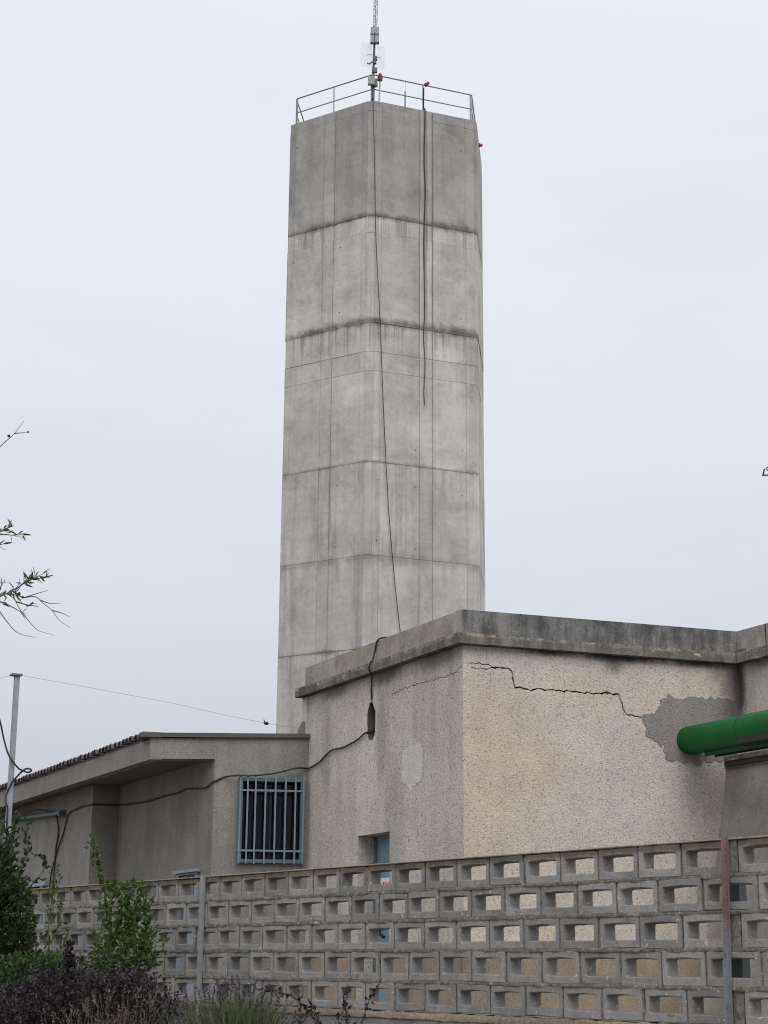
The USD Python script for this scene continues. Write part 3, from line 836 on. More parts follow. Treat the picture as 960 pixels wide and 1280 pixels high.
# ------------------------------------------------------------------ the low building on the left
def build_low():
    t = thing('low_outbuilding', 'low grey building with deep eaves, brown tile edge and blue barred window', 'building', tuple(LR.at(0)))
    wall_m = concrete('outbuilding_render', (0.25, 0.24, 0.222), mottle=0.22, grain=0.28, streak=0.32, streak_scale=2.6, bump=0.3, bump_scale=45)
    fas_m = concrete('fascia_render', (0.235, 0.225, 0.208), mottle=0.25, grain=0.25, streak=0.22, bump=0.2, bump_scale=45)
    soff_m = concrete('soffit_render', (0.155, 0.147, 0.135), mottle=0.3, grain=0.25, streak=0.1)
    trim_m = plain('roof_trim_metal', (0.075, 0.072, 0.078), 0.6)
    tile_a = plain('roof_tile_brown', (0.085, 0.068, 0.072), 0.8, vary=0.3, scale=9)
    tile_b = plain('roof_tile_dark', (0.066, 0.055, 0.060), 0.85, vary=0.3, scale=9)
    tile_c = plain('roof_tile_pink', (0.14, 0.108, 0.108), 0.8, vary=0.3, scale=9)
    blue = plain('grille_blue', (0.145, 0.205, 0.24), 0.5, vary=0.15, rust=0.03)
    blue2 = plain('frame_blue', (0.095, 0.145, 0.175), 0.55, vary=0.15)
    glass_dark = None
    gg = Graph()
    tr = gg.add('transparent_bsdf', 'BSDF', color=(0.75, 0.8, 0.82))
    gl = gg.add('glossy_bsdf', 'BSDF', color=(0.5, 0.53, 0.56), roughness=0.05)
    fr = gg.add('fresnel', 'fac', IOR=1.3)
    glass = gg.done('window_glass', gg.add('mix_closure', 'closure', fac=fr, closure1=tr, closure2=gl))
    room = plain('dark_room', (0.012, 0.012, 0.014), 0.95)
    zb = GROUND_BACK - 0.15
    # end wall with the window
    win = sbox(-0.875, -0.075, 2.86, 3.885)
    poly = Polygon([(-2.02, 4.128), (-1.213, 4.141), (-1.213, zb), (0.32, zb), (0.32, 4.455), (-2.02, 4.392)]).difference(win)
    m, uv = LR.slab(poly, -0.25, 0.0)
    obj('end_wall', m, wall_m, t, uv=uv)
    # fascia (mitred to the end wall) and soffit
    f0 = FA.at(0.0); f1 = FA.at(14.0)
    plan = [f0 - LR.n * 0.004 * 0, f1, f1 - FA.n * 0.14, f0 + LR.d * 0.15]
    plan = [p - LR.n * 0.003 for p in plan[:1]] + plan[1:3] + [plan[3] - LR.n * 0.003]
    obj('fascia', prism([p[:2] for p in plan], 4.120, 4.405), fas_m, t)
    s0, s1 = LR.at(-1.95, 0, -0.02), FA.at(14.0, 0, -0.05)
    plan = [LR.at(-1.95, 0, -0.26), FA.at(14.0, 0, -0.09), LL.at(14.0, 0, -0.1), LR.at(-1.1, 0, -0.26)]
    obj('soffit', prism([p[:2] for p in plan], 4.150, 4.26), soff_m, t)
    # long wall and the thicker front part beyond the recess
    m, uv = LL.slab(Polygon([(0.0, zb), (4.2, zb), (4.2, 4.148), (0.0, 4.148)]).difference(sbox(0.44, 1.20, 0.0, 2.736)), -0.25, 0.0)
    obj('long_wall', m, wall_m, t, uv=uv)
    m, uv = LL.slab(sbox(4.0, 14.0, zb, 4.146).difference(sbox(6.36, 7.38, 0.0, 2.80)), 0.003, 0.41)
    obj('pier_wall', m, wall_m, t, uv=uv)
    # roof: slope up away from the fascia, tiles along the edge
    up_dir = LR.d * 0.999 + np.array([0, 0, 0.044])
    A = FA.at(0.05, 4.41, 0.0); B = FA.at(14.0, 4.41, 0.0)
    V = [A, B, B + up_dir * 4.5, A + up_dir * 2.05, A + up_dir * 2.05 + (B - A) * 0.3 + LR.d * 1.2]
    sheet = trimesh.Trimesh([A, B, B + up_dir * 2.3, A + up_dir * 2.3, A - [0, 0, .03], B - [0, 0, .03], B + up_dir * 2.3 - [0, 0, .03], A + up_dir * 2.3 - [0, 0, .03]],
                            [[0, 1, 2], [0, 2, 3], [4, 6, 5], [4, 7, 6], [0, 5, 1], [0, 4, 5], [3, 2, 6], [3, 6, 7]], process=False)
    roof = obj('roof', sheet, tile_b, t)
    fa_up = np.array([FA.n[0], FA.n[1], 0])
    r = random.Random(11)
    slope = np.array([-FA.n[0], -FA.n[1], 0.045])
    for i in range(50):
        u = 0.02 + i * 0.178 + r.uniform(-0.008, 0.008)
        a0 = FA.at(u + 0.14, 4.418 + r.uniform(-0.004, 0.006), 0.05 + r.uniform(-0.012, 0.012))
        L, R0, R1 = 0.46, 0.074, 0.060
        ang = np.linspace(0, np.pi, 8)
        Vt_, Fc = [], []
        for (s, rad) in ((0, R0), (L, R1)):
            for th, dr in ((0.0, 0.0), (0.014, 0.0)):
                for k in ang:
                    Vt_.append(a0 + slope * s + FA.d * math.cos(k) * (rad - th) + np.array([0, 0, math.sin(k) * (rad - th)]))
        n = 8
        o0, i0, o1, i1 = 0, n, 2 * n, 3 * n
        for k in range(n - 1):
            Fc += [[o0 + k, o0 + k + 1, o1 + k + 1], [o0 + k, o1 + k + 1, o1 + k], [i0 + k, i1 + k + 1, i0 + k + 1], [i0 + k, i1 + k, i1 + k + 1], [o0 + k, i0 + k + 1, o0 + k + 1], [o0 + k, i0 + k, i0 + k + 1]]
        obj('roof_tile', trimesh.Trimesh(Vt_, Fc, process=False), r.choice((tile_a, tile_a, tile_b, tile_c)), roof, 50)
    obj('verge_trim', LR.place(trimesh.util.concatenate([trimesh.creation.extrude_polygon(Polygon([(-2.19, 4.398), (0.0, 4.440), (0.0, 4.492), (-2.19, 4.455)]), 0.34, engine='earcut').apply_translation([0, 0, -0.29])])), trim_m, t)
    # little pointed upstand where the roof meets the taller wall
    m, uv = LR.slab(Polygon([(-0.17, 4.49), (-0.10, 4.655), (-0.075, 4.68), (-0.03, 4.63), (0.03, 4.60), (0.03, 4.49)]), -0.2, -0.08)
    obj('upstand', m, wall_m, t, uv=uv)
    # barred window
    f = obj('window', cat([LR.boxm(-0.90, -0.845, 2.835, 3.91, -0.10, 0.075), LR.boxm(-0.10, -0.048, 2.835, 3.91, -0.10, 0.075), LR.boxm(-0.845, -0.10, 3.865, 3.91, -0.10, 0.06), LR.boxm(-0.845, -0.10, 2.835, 2.88, -0.10, 0.06)]), blue2, t)
    obj('pane', LR.boxm(-0.85, -0.095, 2.875, 3.87, -0.16, -0.152), glass, f)
    obj('mullion', LR.boxm(-0.485, -0.455, 2.875, 3.87, -0.185, -0.162), plain('mullion_dark', (0.03, 0.04, 0.05)), f)
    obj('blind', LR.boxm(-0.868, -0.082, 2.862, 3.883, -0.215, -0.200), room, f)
    gr = obj('grille', cat([LR.boxm(-0.905, -0.045, z - 0.012, z + 0.012, 0.077, 0.087) for z in (3.745, 2.985)]), blue, t)
    for u in (-0.878, -0.784, -0.683, -0.556, -0.428, -0.298, -0.170, -0.066):
        obj('bar', LR.boxm(u - 0.0105, u + 0.0105, 2.82, 3.925, 0.089, 0.107), blue, gr)
    # blue metal door with a hooded barred opening, mostly behind the fence
    pale = plain('pale_blue_metal', (0.215, 0.25, 0.285), 0.5, vary=0.1)
    d = obj('louvred_door', cat([LL.boxm(0.50, 1.14, GROUND_BACK, 2.36, -0.09, -0.05)]), pale, t)
    obj('hood', LL.boxm(0.37, 1.27, 2.738, 2.774, 0.002, 0.075), pale, d)
    obj('door_frame', cat([LL.boxm(0.43, 0.50, GROUND_BACK, 2.735, -0.12, 0.03), LL.boxm(1.14, 1.21, GROUND_BACK, 2.735, -0.12, 0.03), LL.boxm(0.50, 1.14, 2.34, 2.39, -0.12, 0.03), LL.boxm(0.50, 1.14, 2.712, 2.735, -0.12, 0.03)]), pale, d)
    for k in range(11):
        u = 0.535 + k * 0.058
        obj('bar', LL.boxm(u - 0.009, u + 0.009, 2.39, 2.712, -0.02, 0.0), pale, d)
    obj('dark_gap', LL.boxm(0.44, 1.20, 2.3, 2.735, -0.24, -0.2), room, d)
    # second blue door frame further left and the steel rail under the eaves
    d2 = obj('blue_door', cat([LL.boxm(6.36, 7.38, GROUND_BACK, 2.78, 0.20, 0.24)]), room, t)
    obj('door_frame', cat([LL.boxm(6.20, 7.50, 2.765, 2.835, 0.39, 0.47), LL.boxm(6.40, 6.56, GROUND_BACK, 2.763, 0.36, 0.45), LL.boxm(7.30, 7.42, GROUND_BACK, 2.763, 0.36, 0.45)]), pale, d2)
    obj('steel_rail', tube([LL.at(9.5, 3.99, 0.50), LL.at(5.43, 3.835, 0.50)], 0.028, 8), blue2, t)
    obj('rail_bracket', LL.boxm(5.40, 5.47, 3.79, 3.88, 0.41, 0.52), trim_m, t)
    # far walls close the volume
    far = LL.at(14.0, 0, 0.41)
    back = [LR.at(0.3, 0, -0.3), LR.at(0.3, 0, -0.3) + LL.d * 13, far + LL.d * 0.1 - LL.n * 0.1]
    for p, q in zip(back[:-1], back[1:]):
        d = (q - p) / np.linalg.norm(q - p); n = np.array([d[1], -d[0], 0])
        obj('rear_wall', prism([p[:2], q[:2], (q + n * 0.2)[:2], (p + n * 0.2)[:2]], 0.8, 4.3), wall_m, t)


build_low()

# ------------------------------------------------------------------ cables on the buildings
pts = [BL.at(u, z, o) for u, z, o in ((1.85, 5.30, -0.4), (1.98, 5.41, -0.12), (2.07, 5.405, 0.012), (2.149, 5.288, 0.02), (2.12, 5.14, 0.07), (2.07, 5.115, 0.118), (2.09, 5.03, 0.125), (2.15, 4.96, 0.06), (2.216, 4.90, 0.03), (2.25, 4.72, 0.012), (2.27, 4.62, -0.05), (2.29, 4.45, -0.13), (2.33, 4.34, -0.08), (2.41, 4.305, 0.016),
                                          (2.54, 4.265, 0.02), (2.705, 4.235, 0.02), (2.9, 4.212, 0.02), (3.052, 4.199, 0.02), (3.25, 4.203, 0.02), (3.409, 4.193, 0.02), (3.60, 4.14, 0.02), (3.724, 4.094, 0.02), (4.03, 4.047, 0.02))]
pts += [LR.at(u, z, 0.02 if u < -0.95 or u > -0.03 else 0.115) for u, z in ((-0.02, 4.046), (-0.159, 4.037), (-0.354, 3.986), (-0.516, 3.952), (-0.743, 3.928), (-0.907, 3.926), (-1.081, 3.914), (-1.195, 3.86))]
pts += [LL.at(u, z, 0.02) for u, z in ((0.05, 3.838), (0.253, 3.797), (0.771, 3.83), (0.99, 3.846), (1.4, 3.822), (1.798, 3.828), (2.66, 3.815), (3.738, 3.851), (3.93, 3.866))]
pts += [LL.at(3.975, 3.86, 0.12), LL.at(3.975, 3.86, 0.38)]
pts += [LL.at(u, z, 0.43) for u, z in ((4.06, 3.856), (4.4, 3.87), (4.751, 3.85), (5.117, 3.83), (5.28, 3.73), (5.431, 3.522), (5.811, 3.176), (6.036, 2.829), (6.05, 2.3), (6.05, 1.2))]
tag(obj('cable', tube(spline(pts, 5), 0.0115, 5), rubber), 'black cable sagging along both buildings from the parapet past the barred window', 'cable')
pts = [LL.at(u, z, o) for u, z, o in ((9.2, 4.03, 0.55), (7.482, 3.981, 0.53), (6.705, 3.978, 0.53), (6.183, 3.926, 0.5), (5.816, 3.832, 0.46), (5.715, 3.577, 0.43), (5.798, 3.323, 0.43), (5.823, 3.017, 0.43), (5.85, 2.4, 0.43), (5.9, 1.2, 0.43))]
tag(obj('cable', tube(spline(pts, 5), 0.014, 5), rubber), 'black cable bending down from the blue rail under the eaves', 'cable')

# ------------------------------------------------------------------ metal pole with cap, sky wire, loop
pole_m = plain('pole_white_steel', (0.26, 0.28, 0.32), 0.55, vary=0.2, rust=0.25)
t = thing('metal_pole', 'pale rusty square steel pole with a flat cap plate left of the low roof', 'pole', (-4.25, 19.3, GROUND_BACK))
zax = np.array([-0.027, 0, 3.9]); zax /= np.linalg.norm(zax)
X = np.array([math.cos(0.5), math.sin(0.5), 0]); Y = np.cross(zax, X); Y /= np.linalg.norm(Y); X = np.cross(Y, zax)
b, tp = np.array([-4.243, 19.3, GROUND_BACK - 0.1]), np.array([-4.294, 19.3, 4.826])
obj('shaft', obox((b + tp) / 2, (X, Y, zax), (0.028, 0.028, np.linalg.norm(tp - b) / 2)), pole_m, t)
obj('cap_plate', obox(tp + zax * 0.012, (X, Y, zax), (0.062, 0.062, 0.010)), plain('cap_grey', (0.16, 0.165, 0.18), 0.6), t)
W = [(-4.9, 19.75, 4.80), (-4.528, 19.5, 4.832), (-4.29, 19.33, 4.852), (-4.234, 19.366, 4.843), (-3.743, 19.881, 4.827), (-3.238, 20.38, 4.803), (-2.615, 20.961, 4.763), (-2.05, 21.46, 4.703), (-1.529, 21.9, 4.66), (-1.10, 22.24, 4.64)]
t = thing('overhead_wire', 'thin sagging wire from the pole cap to the roof of the low building', 'wire', W[2])
obj('wire', tube(spline(W, 4), 0.0024, 4), steel_light, t)
q = np.array([-1.529, 21.9, 4.66])
obj('insulator', cat([tube([q + [-.035, 0, .006], q + [-.015, 0, 0], q + [.015, 0, -.004], q + [.03, 0, -.01]], [0.008, 0.022, 0.022, 0.008], 8), rod(q + [-.02, 0, 0], q + [-.035, 0, .05], 0.006, 5)]), rubber, t)
cl = [(-4.75, 19.3, 5.2), (-4.584, 19.3, 4.683), (-4.446, 19.3, 4.299), (-4.385, 19.3, 4.086), (-4.302, 19.24, 3.893), (-4.196, 19.24, 3.759), (-4.138, 19.24, 3.722), (-4.07, 19.24, 3.70), (-4.035, 19.25, 3.72), (-4.06, 19.25, 3.74), (-4.11, 19.25, 3.735), (-4.18, 19.25, 3.668), (-4.251, 19.25, 3.576), (-4.292, 19.25, 3.475), (-4.306, 19.24, 3.393), (-4.292, 19.24, 3.321), (-4.271, 19.24, 3.113), (-4.26, 19.24, 1.2)]
tag(obj('cable', tube(spline(cl, 5), 0.011, 5), rubber), 'black cable looping against the pale steel pole', 'cable')


# ------------------------------------------------------------------ hollow block fence
def block_mesh(u0, u1, z0, z1, depth, seed):
    r = np.random.default_rng(seed)
    w, h = u1 - u0, z1 - z0
    def rect(x0, x1, y0, y1, rad, arch=0.0):
        pts = []
        for (cx, cy, a0) in ((x1 - rad, y0 + rad, -90), (x1 - rad, y1 - rad, 0), (x0 + rad, y1 - rad, 90), (x0 + rad, y0 + rad, 180)):
            for k in (0, 45, 90):
                a = math.radians(a0 + k)
                pts.append((cx + rad * math.cos(a), cy + rad * math.sin(a)))
            if a0 in (0, 180):            # a middle point on the top and bottom edges
                pts.append(((x0 + x1) / 2, (y1 + arch) if a0 == 0 else y0))
            else:
                pts.append(((x1 if a0 == -90 else x0), (y0 + y1) / 2))
        return np.array(pts)
    fx = 0.029 if w > 0.25 else 0.03
    hb, ht = 0.043, 0.040
    O = rect(u0, u1, z0, z1, 0.006)
    Oi = rect(u0 + .004, u1 - .004, z0 + .004, z1 - .004, 0.007)
    Hf = rect(u0 + fx, u1 - fx, z0 + hb, z1 - ht, 0.010, 0.006)
    Hi = rect(u0 + fx + .004, u1 - fx - .004, z0 + hb + .004, z1 - ht - .004, 0.010, 0.006)
    Hb = rect(u0 + fx + .010, u1 - fx - .010, z0 + hb + .007, z1 - ht - .006, 0.010, 0.004)
    Ob = O.copy()
    rings = [(Ob, -depth), (O, -0.005), (Oi, 0.0), (Hf, 0.0), (Hi, -0.006), (Hb, -depth)]
    V = []
    chip = r.integers(0, 16) if r.random() < 0.45 else None
    for k, (p, o) in enumerate(rings):
        if chip is not None and k in (1, 2):
            p = p.copy()
            cpt = np.array([(u0 + u1) / 2, (z0 + z1) / 2])
            for kk, amt in ((chip, 1.0), ((chip + 1) % 16, 0.6), ((chip - 1) % 16, 0.5)):
                e = (cpt - p[kk]); e = e / np.linalg.norm(e)
                p[kk] = p[kk] + e * amt * (0.013 if k == 2 else 0.006) * r.uniform(0.6, 1.3)
        q = p + r.normal(0, 0.0012, p.shape)
        V.append(np.column_stack([q, o + r.normal(0, 0.0009, len(q))]))
    n = len(O)
    V = np.vstack(V)
    Fc = []
    for a in range(6):
        b = (a + 1) % 6
        for k in range(n):
            k2 = (k + 1) % n
            Fc += [[a * n + k, a * n + k2, b * n + k2], [a * n + k, b * n + k2, b * n + k]]
    m = trimesh.Trimesh(V, Fc, process=False)
    if m.volume < 0:
        m.invert()
    # set a little out of true
    c = np.array([(u0 + u1) / 2, (z0 + z1) / 2, 0])
    th, ty = r.normal(0, 0.0035), r.normal(0, 0.006)
    v = m.vertices - c
    v = np.column_stack([v[:, 0] * math.cos(th) - v[:, 1] * math.sin(th), v[:, 0] * math.sin(th) + v[:, 1] * math.cos(th), v[:, 2] + v[:, 0] * ty])
    m.vertices = v + c + [r.normal(0, 0.0015), r.normal(0, 0.0012), r.normal(0, 0.002)]
    return FN.place(m)


def build_fence():
    t = thing('block_fence', 'long fence of five courses of hollow grey concrete blocks with see-through openings', 'fence', tuple(FN.at(3.0, GROUND_BED)))

    def blockmat(name, base):
        g = Graph()
        p = g.pos()
        ri = g.add('object_info', 'random')
        mid = g.noise(p, 6.0, 5.0, 0.65)
        fine = g.noise(p, 85.0, 3.0, 0.65)
        c = g.mix(1.0, base, g.ramp(ri, [(0.0, (0.80, 0.80, 0.81)), (0.5, (1, 1, 1)), (1.0, (1.17, 1.16, 1.15))]), 'multiply')
        c = g.mix(1.0, c, g.ramp(mid, [(0.3, (0.80, 0.80, 0.80)), (0.7, (1.1, 1.1, 1.09))]), 'multiply')
        c = g.mix(1.0, c, g.ramp(fine, [(0.3, (0.76,) * 3), (0.7, (1.12,) * 3)]), 'multiply')
        # lime specks and dark lichen
        sp = g.noise(p, 30.0, 2.0, 0.5)
        c = g.mix(g.math('multiply', g.bw(0.66, 0.73, sp), 0.6), c, (0.60, 0.59, 0.57))
        ln = g.noise(p, 14.0, 5.0, 0.7)
        c = g.mix(g.math('multiply', g.bw(0.56, 0.70, ln), 0.55), c, (0.09, 0.085, 0.075))
        # moss and soot caught along the top of the fence
        zt = g.add('separate_xyz', 'z', vector=p)
        mz = g.math('add', zt, g.math('multiply', g.math('subtract', g.noise(p, 11.0, 6.0, 0.75), 0.5), 0.09))
        c = g.mix(g.math('multiply', g.bw(2.228, 2.262, mz), 0.8), c, g.ramp(g.noise(p, 8.0, 4.0), [(0.4, (0.075, 0.07, 0.058)), (0.62, (0.14, 0.10, 0.05))]))
        h = g.math('add', fine, g.math('multiply', ln, 0.7))
        b = g.add('bump', 'normal', height=h, strength=0.45, distance=0.008)
        return g.done(name, g.add('principled_bsdf', 'BSDF', base_color=c, roughness=0.94, normal=b, specular_ior_level=0.15))

    bm = [blockmat('block_grey', (0.272, 0.267, 0.258)), blockmat('block_grey_warm', (0.278, 0.268, 0.252))]
    gt = Graph()
    p = gt.pos()
    tn = gt.noise(p, 9.0, 5.0, 0.7)
    ct = gt.ramp(tn, [(0.3, (0.07, 0.066, 0.058)), (0.5, (0.21, 0.20, 0.175)), (0.62, (0.20, 0.165, 0.10)), (0.70, (0.24, 0.13, 0.05))])
    ct = gt.mix(1.0, ct, gt.ramp(gt.noise(p, 70.0, 3.0), [(0.3, (0.7,) * 3), (0.7, (1.15,) * 3)]), 'multiply')
    btm = gt.done('block_top_lichen', gt.add('principled_bsdf', 'BSDF', base_color=ct, roughness=0.95, normal=gt.add('bump', 'normal', height=tn, strength=0.5, distance=0.01)))
    gm = Graph()
    p = gm.pos()
    n1, n2 = gm.noise(p, 22.0, 5.0, 0.7), gm.noise(p, 90.0, 3.0, 0.7)
    c = gm.ramp(n1, [(0.3, (0.07, 0.064, 0.054)), (0.5, (0.19, 0.176, 0.15)), (0.62, (0.26, 0.24, 0.205)), (0.72, (0.62, 0.61, 0.58))])
    c = gm.mix(1.0, c, gm.ramp(n2, [(0.3, (0.6,) * 3), (0.7, (1.2,) * 3)]), 'multiply')
    mort = gm.done('rough_mortar', gm.add('principled_bsdf', 'BSDF', base_color=c, roughness=0.97, normal=gm.add('bump', 'normal', height=gm.math('add', n1, n2), strength=0.8, distance=0.012)))
    D, GAP = 0.088, 0.015
    tops = [2.287, 2.089, 1.891, 1.690, 1.483]
    P = 0.3455
    seed = 100
    vert = []

    def rows_of(r):
        """Block spans (u0, u1) of row r: two bays parted by the post at 6.02 and at 0.26."""
        off = [0.955, 0.801 + P * 0.0, 0.965, 0.795, 0.955][r]
        out, u = [], off
        lim = 13.2
        while u < lim:
            out.append((u, u + P)); u += P
        u = off
        while u - P > 0.24:
            out.append((u - P, u)); u -= P
        if r % 2 == 1:
            out.append((0.045, u)); u = 0.045
        else:
            out.append((-0.145, 0.185)); vert.append((r, 0.187, u)); u = -0.145
        while u > -1.6:
            out.append((u - P, u)); u -= P
        return out
    for r in range(5):
        z1 = tops[r]; z0 = (tops[r + 1] if r < 4 else 1.285)
        for (u0, u1) in rows_of(r):
            j = GAP / 2
            seed += 1
            obj('block', block_mesh(u0 + j, u1 - j, z0 + (GAP * 0.75), z1 - GAP * 0.25, D, seed), bm[seed % 3 == 0], t)
    # mortar: a lumpy bed under each course and a thin filling in each upright joint
    def bed(z, u0, u1, hh, o0, seedv, step=0.03):
        n = int((u1 - u0) / step)
        us = np.linspace(u0, u1, n)
        q = np.column_stack([us * 14, np.full(n, z * 9.0), np.full(n, seedv * 3.3)])
        n1, n2 = meshkit.fbm(q, 3, 1) - 0.5, meshkit.fbm(q * 1.7 + 9, 3, 2) - 0.5
        prof = [(-0.085, -1.0), (o0, -1.0), (o0 + 0.004, 0.0), (o0, 1.0), (-0.085, 1.0)]
        V, Fc = [], []
        for k, (o, s) in enumerate(prof):
            oo = o + (n1 * 0.024 if k in (1, 2, 3) else 0)
            V.append(np.column_stack([us, z + s * hh * (1 + n2 * 0.9), np.broadcast_to(oo, n)]))
        V = np.vstack(V)
        for k in range(5):
            k2 = (k + 1) % 5
            for i in range(n - 1):
                a, b, c, d = k * n + i, k * n + i + 1, k2 * n + i + 1, k2 * n + i
                Fc += [[a, b, c], [a, c, d]]
        m = trimesh.Trimesh(V, Fc, process=False)
        if m.volume < 0:
            m.invert()
        return FN.place(m)
    for r in range(1, 5):
        obj('mortar_bed', bed(tops[r] + 0.003, -1.6, 13.2, 0.0115, 0.001, r), mort, t, 60)
    for r in range(5):
        z1 = tops[r]; z0 = (tops[r + 1] if r < 4 else 1.285)
        for (u0, u1) in rows_of(r):
            rr = np.random.default_rng(int(u0 * 1000) + 17 * r + 5000)
            obj('mortar_joint', FN.boxm(u0 - 0.008, u0 + 0.008, z0 + 0.01, z1 - 0.004 - rr.uniform(0, .012), -0.08, -0.010 + rr.uniform(-0.006, 0.006)), mort, t)
    seen = set()
    for (r, ua, ub) in vert:
        if (r, round(ua, 2)) in seen:
            continue
        seen.add((r, round(ua, 2)))
        z1 = tops[r]; z0 = (tops[r + 1] if r < 4 else 1.285)
        obj('cement_filling', FN.boxm(ua, ub, z0 + 0.01, z1 - 0.004, -0.085, -0.006), mort, t)
    # thin weathered cement skim on the very top, the mortar ledge and the base wall
    obj('top_skim', bed(2.289, -1.6, 13.2, 0.006, 0.002, 9), btm, t, 60)
    ledge_m = concrete('ledge_tan', (0.34, 0.29, 0.22), mottle=0.35, grain=0.4, streak=0.0, bump=0.5)
    base_m = concrete('base_wall_concrete', (0.28, 0.27, 0.25), mottle=0.3, grain=0.35, streak=0.3, bump=0.4)
    obj('ledge', bed(1.266, -1.6, 13.2, 0.022, 0.022, 12), ledge_m, t, 60)
    obj('base_wall', FN.boxm(-1.6, 13.2, 0.25, 1.244, -0.14, 0.012), base_m, t)


build_fence()


def angle_post(name, label, u, z0, z1, lean, mat, width=0.034, off=0.012):
    t = thing(name, label, 'post', tuple(FN.at(u, GROUND_BED, off)), 'iron posts along the block fence')
    a, b = FN.at(u + lean, z0, off), FN.at(u, z1, off)
    ax = (b - a) / np.linalg.norm(b - a)
    L = np.linalg.norm(b - a) / 2
    m = cat([obox((a + b) / 2 + FN.n * 0.003, (FN.d, FN.n, ax), (width / 2, 0.003, L)), obox((a + b) / 2 + FN.n * 0.022 - FN.d * 0.0, (FN.d, FN.n, ax), (0.003, 0.016, L))])
    obj('angle_bar', m, mat, t)
    return t, a, b, ax


g = Graph()
p = g.pos()
z = g.add('separate_xyz', 'z', vector=p)
rn = g.noise(p, 16.0, 5.0, 0.7)
k = g.bw(1.62, 1.92, g.math('add', z, g.math('multiply', g.math('subtract', rn, 0.5), 0.35)))
c = g.mix(k, g.mix(g.bw(0.5, 0.62, rn), (0.185, 0.205, 0.23), (0.15, 0.145, 0.15)), g.mix(g.bw(0.45, 0.6, rn), (0.20, 0.125, 0.115), (0.14, 0.095, 0.09)))
post_m = g.done('post_rusty_topped', g.add('principled_bsdf', 'BSDF', base_color=c, roughness=0.65, specular_ior_level=0.3))
angle_post('iron_post', 'flat iron post, rusty red above and grey below, on the block fence', 0.248, 0.7, 2.302, 0.048, post_m, 0.036)
angle_post('iron_post', 'thin grey iron post fixed to the block fence left of the barred window', 6.02, 0.7, 2.305, 0.0, plain('post_grey', (0.24, 0.245, 0.25), 0.6, vary=0.2, rust=0.05), 0.034)
t = thing('steel_upright', 'blue-grey steel upright glimpsed through the openings beside the rusty post', 'post', tuple(FN.at(0.365, GROUND_BACK, -0.19)))
bg_m = plain('upright_blue_grey', (0.07, 0.082, 0.09), 0.55, vary=0.15)
obj('upright', FN.boxm(0.325, 0.41, GROUND_BACK - 0.1, 2.24, -0.22, -0.16), bg_m, t)
obj('foot_plate', FN.boxm(0.28, 0.45, GROUND_BACK, GROUND_BACK + 0.015, -0.26, -0.12), bg_m, t)

# ------------------------------------------------------------------ television aerial on the wing roof, at the right edge
t = thing('television_aerial', 'small rooftop television aerial whose boom just enters from the right', 'aerial', (6.62, 22.5, 5.17))
zc = 8.31
bx = 5.335
obj('mast', rod([6.1, 22.5, 5.1], [6.1, 22.5, zc + 0.5], 0.02, 8), steel_light, t)
obj('boom', rod([bx, 22.5, zc], [6.9, 22.5, zc - 0.01], 0.016, 6), steel_light, t)
obj('director', rod([bx, 22.45, zc - 0.02], [bx, 22.35, zc + 0.04], 0.011, 6), steel_dark, t)
a = np.linspace(0, 2 * np.pi, 25)
obj('folded_dipole', tube(np.column_stack([bx + 0.125 + 0.06 * np.cos(a), 22.5 + 0.1 * np.sin(a), zc + 0.085 + 0.06 * np.sin(a)]), 0.010, 5, False), steel_dark, t)


# ------------------------------------------------------------------ plants
def leaves(base, direc, length, width, fold=0.25, seed=0):
    """Ovate leaves: arrays of base points, directions (unit), lengths and widths."""
    r = np.random.default_rng(seed)
    B, Dv = np.asarray(base, float), np.asarray(direc, float)
    n = len(B)
    Dv = Dv / np.maximum(np.linalg.norm(Dv, axis=1, keepdims=True), 1e-9)
    x = r.normal(size=(n, 3)); x -= (x * Dv).sum(1, keepdims=True) * Dv
    x += np.cross(Dv, [0, 0, 1.0]) * 0.9
    x -= (x * Dv).sum(1, keepdims=True) * Dv
    x /= np.maximum(np.linalg.norm(x, axis=1, keepdims=True), 1e-9)
    nn = np.cross(x, Dv)
    L, Wd = np.broadcast_to(length, (n,))[:, None], np.broadcast_to(width, (n,))[:, None]
    def pt(s, side, lift):
        return B + Dv * L * s + x * Wd * side + nn * Wd * lift
    V = np.stack([pt(0, 0, 0), pt(.28, -.5, fold), pt(.68, -.38, fold * .7), pt(1, 0, -.15), pt(.68, .38, fold * .7), pt(.28, .5, fold), pt(.5, 0, 0)], 1)
    tri = np.array([[0, 6, 1], [1, 6, 2], [2, 6, 3], [3, 6, 4], [4, 6, 5], [5, 6, 0]])
    Fc = (np.arange(n)[:, None, None] * 7 + tri[None]).reshape(-1, 3)
    return trimesh.Trimesh(V.reshape(-1, 3), Fc, process=False)


bark = plain('bark_grey_brown', (0.10, 0.085, 0.065), 0.9, vary=0.3, scale=20)
twig = plain('dark_twig', (0.05, 0.038, 0.035), 0.85, vary=0.3, scale=20)
green_twig = plain('green_stem', (0.10, 0.115, 0.045), 0.8, vary=0.2)
leaf_dark = leafmat('leaf_dark_green', (0.012, 0.030, 0.010), (0.030, 0.062, 0.016), (0.075, 0.115, 0.030))
leaf_fresh = leafmat('leaf_fresh_green', (0.028, 0.055, 0.016), (0.06, 0.105, 0.026), (0.13, 0.175, 0.045))
leaf_mid = leafmat('leaf_mid_green', (0.022, 0.044, 0.011), (0.065, 0.105, 0.024), (0.18, 0.22, 0.05))
leaf_bright = leafmat('leaf_bright_green', (0.055, 0.09, 0.022), (0.125, 0.17, 0.04), (0.26, 0.285, 0.08))
leaf_purple = leafmat('leaf_dark_purple', (0.016, 0.011, 0.017), (0.034, 0.024, 0.035), (0.070, 0.048, 0.066), trans=0.12)
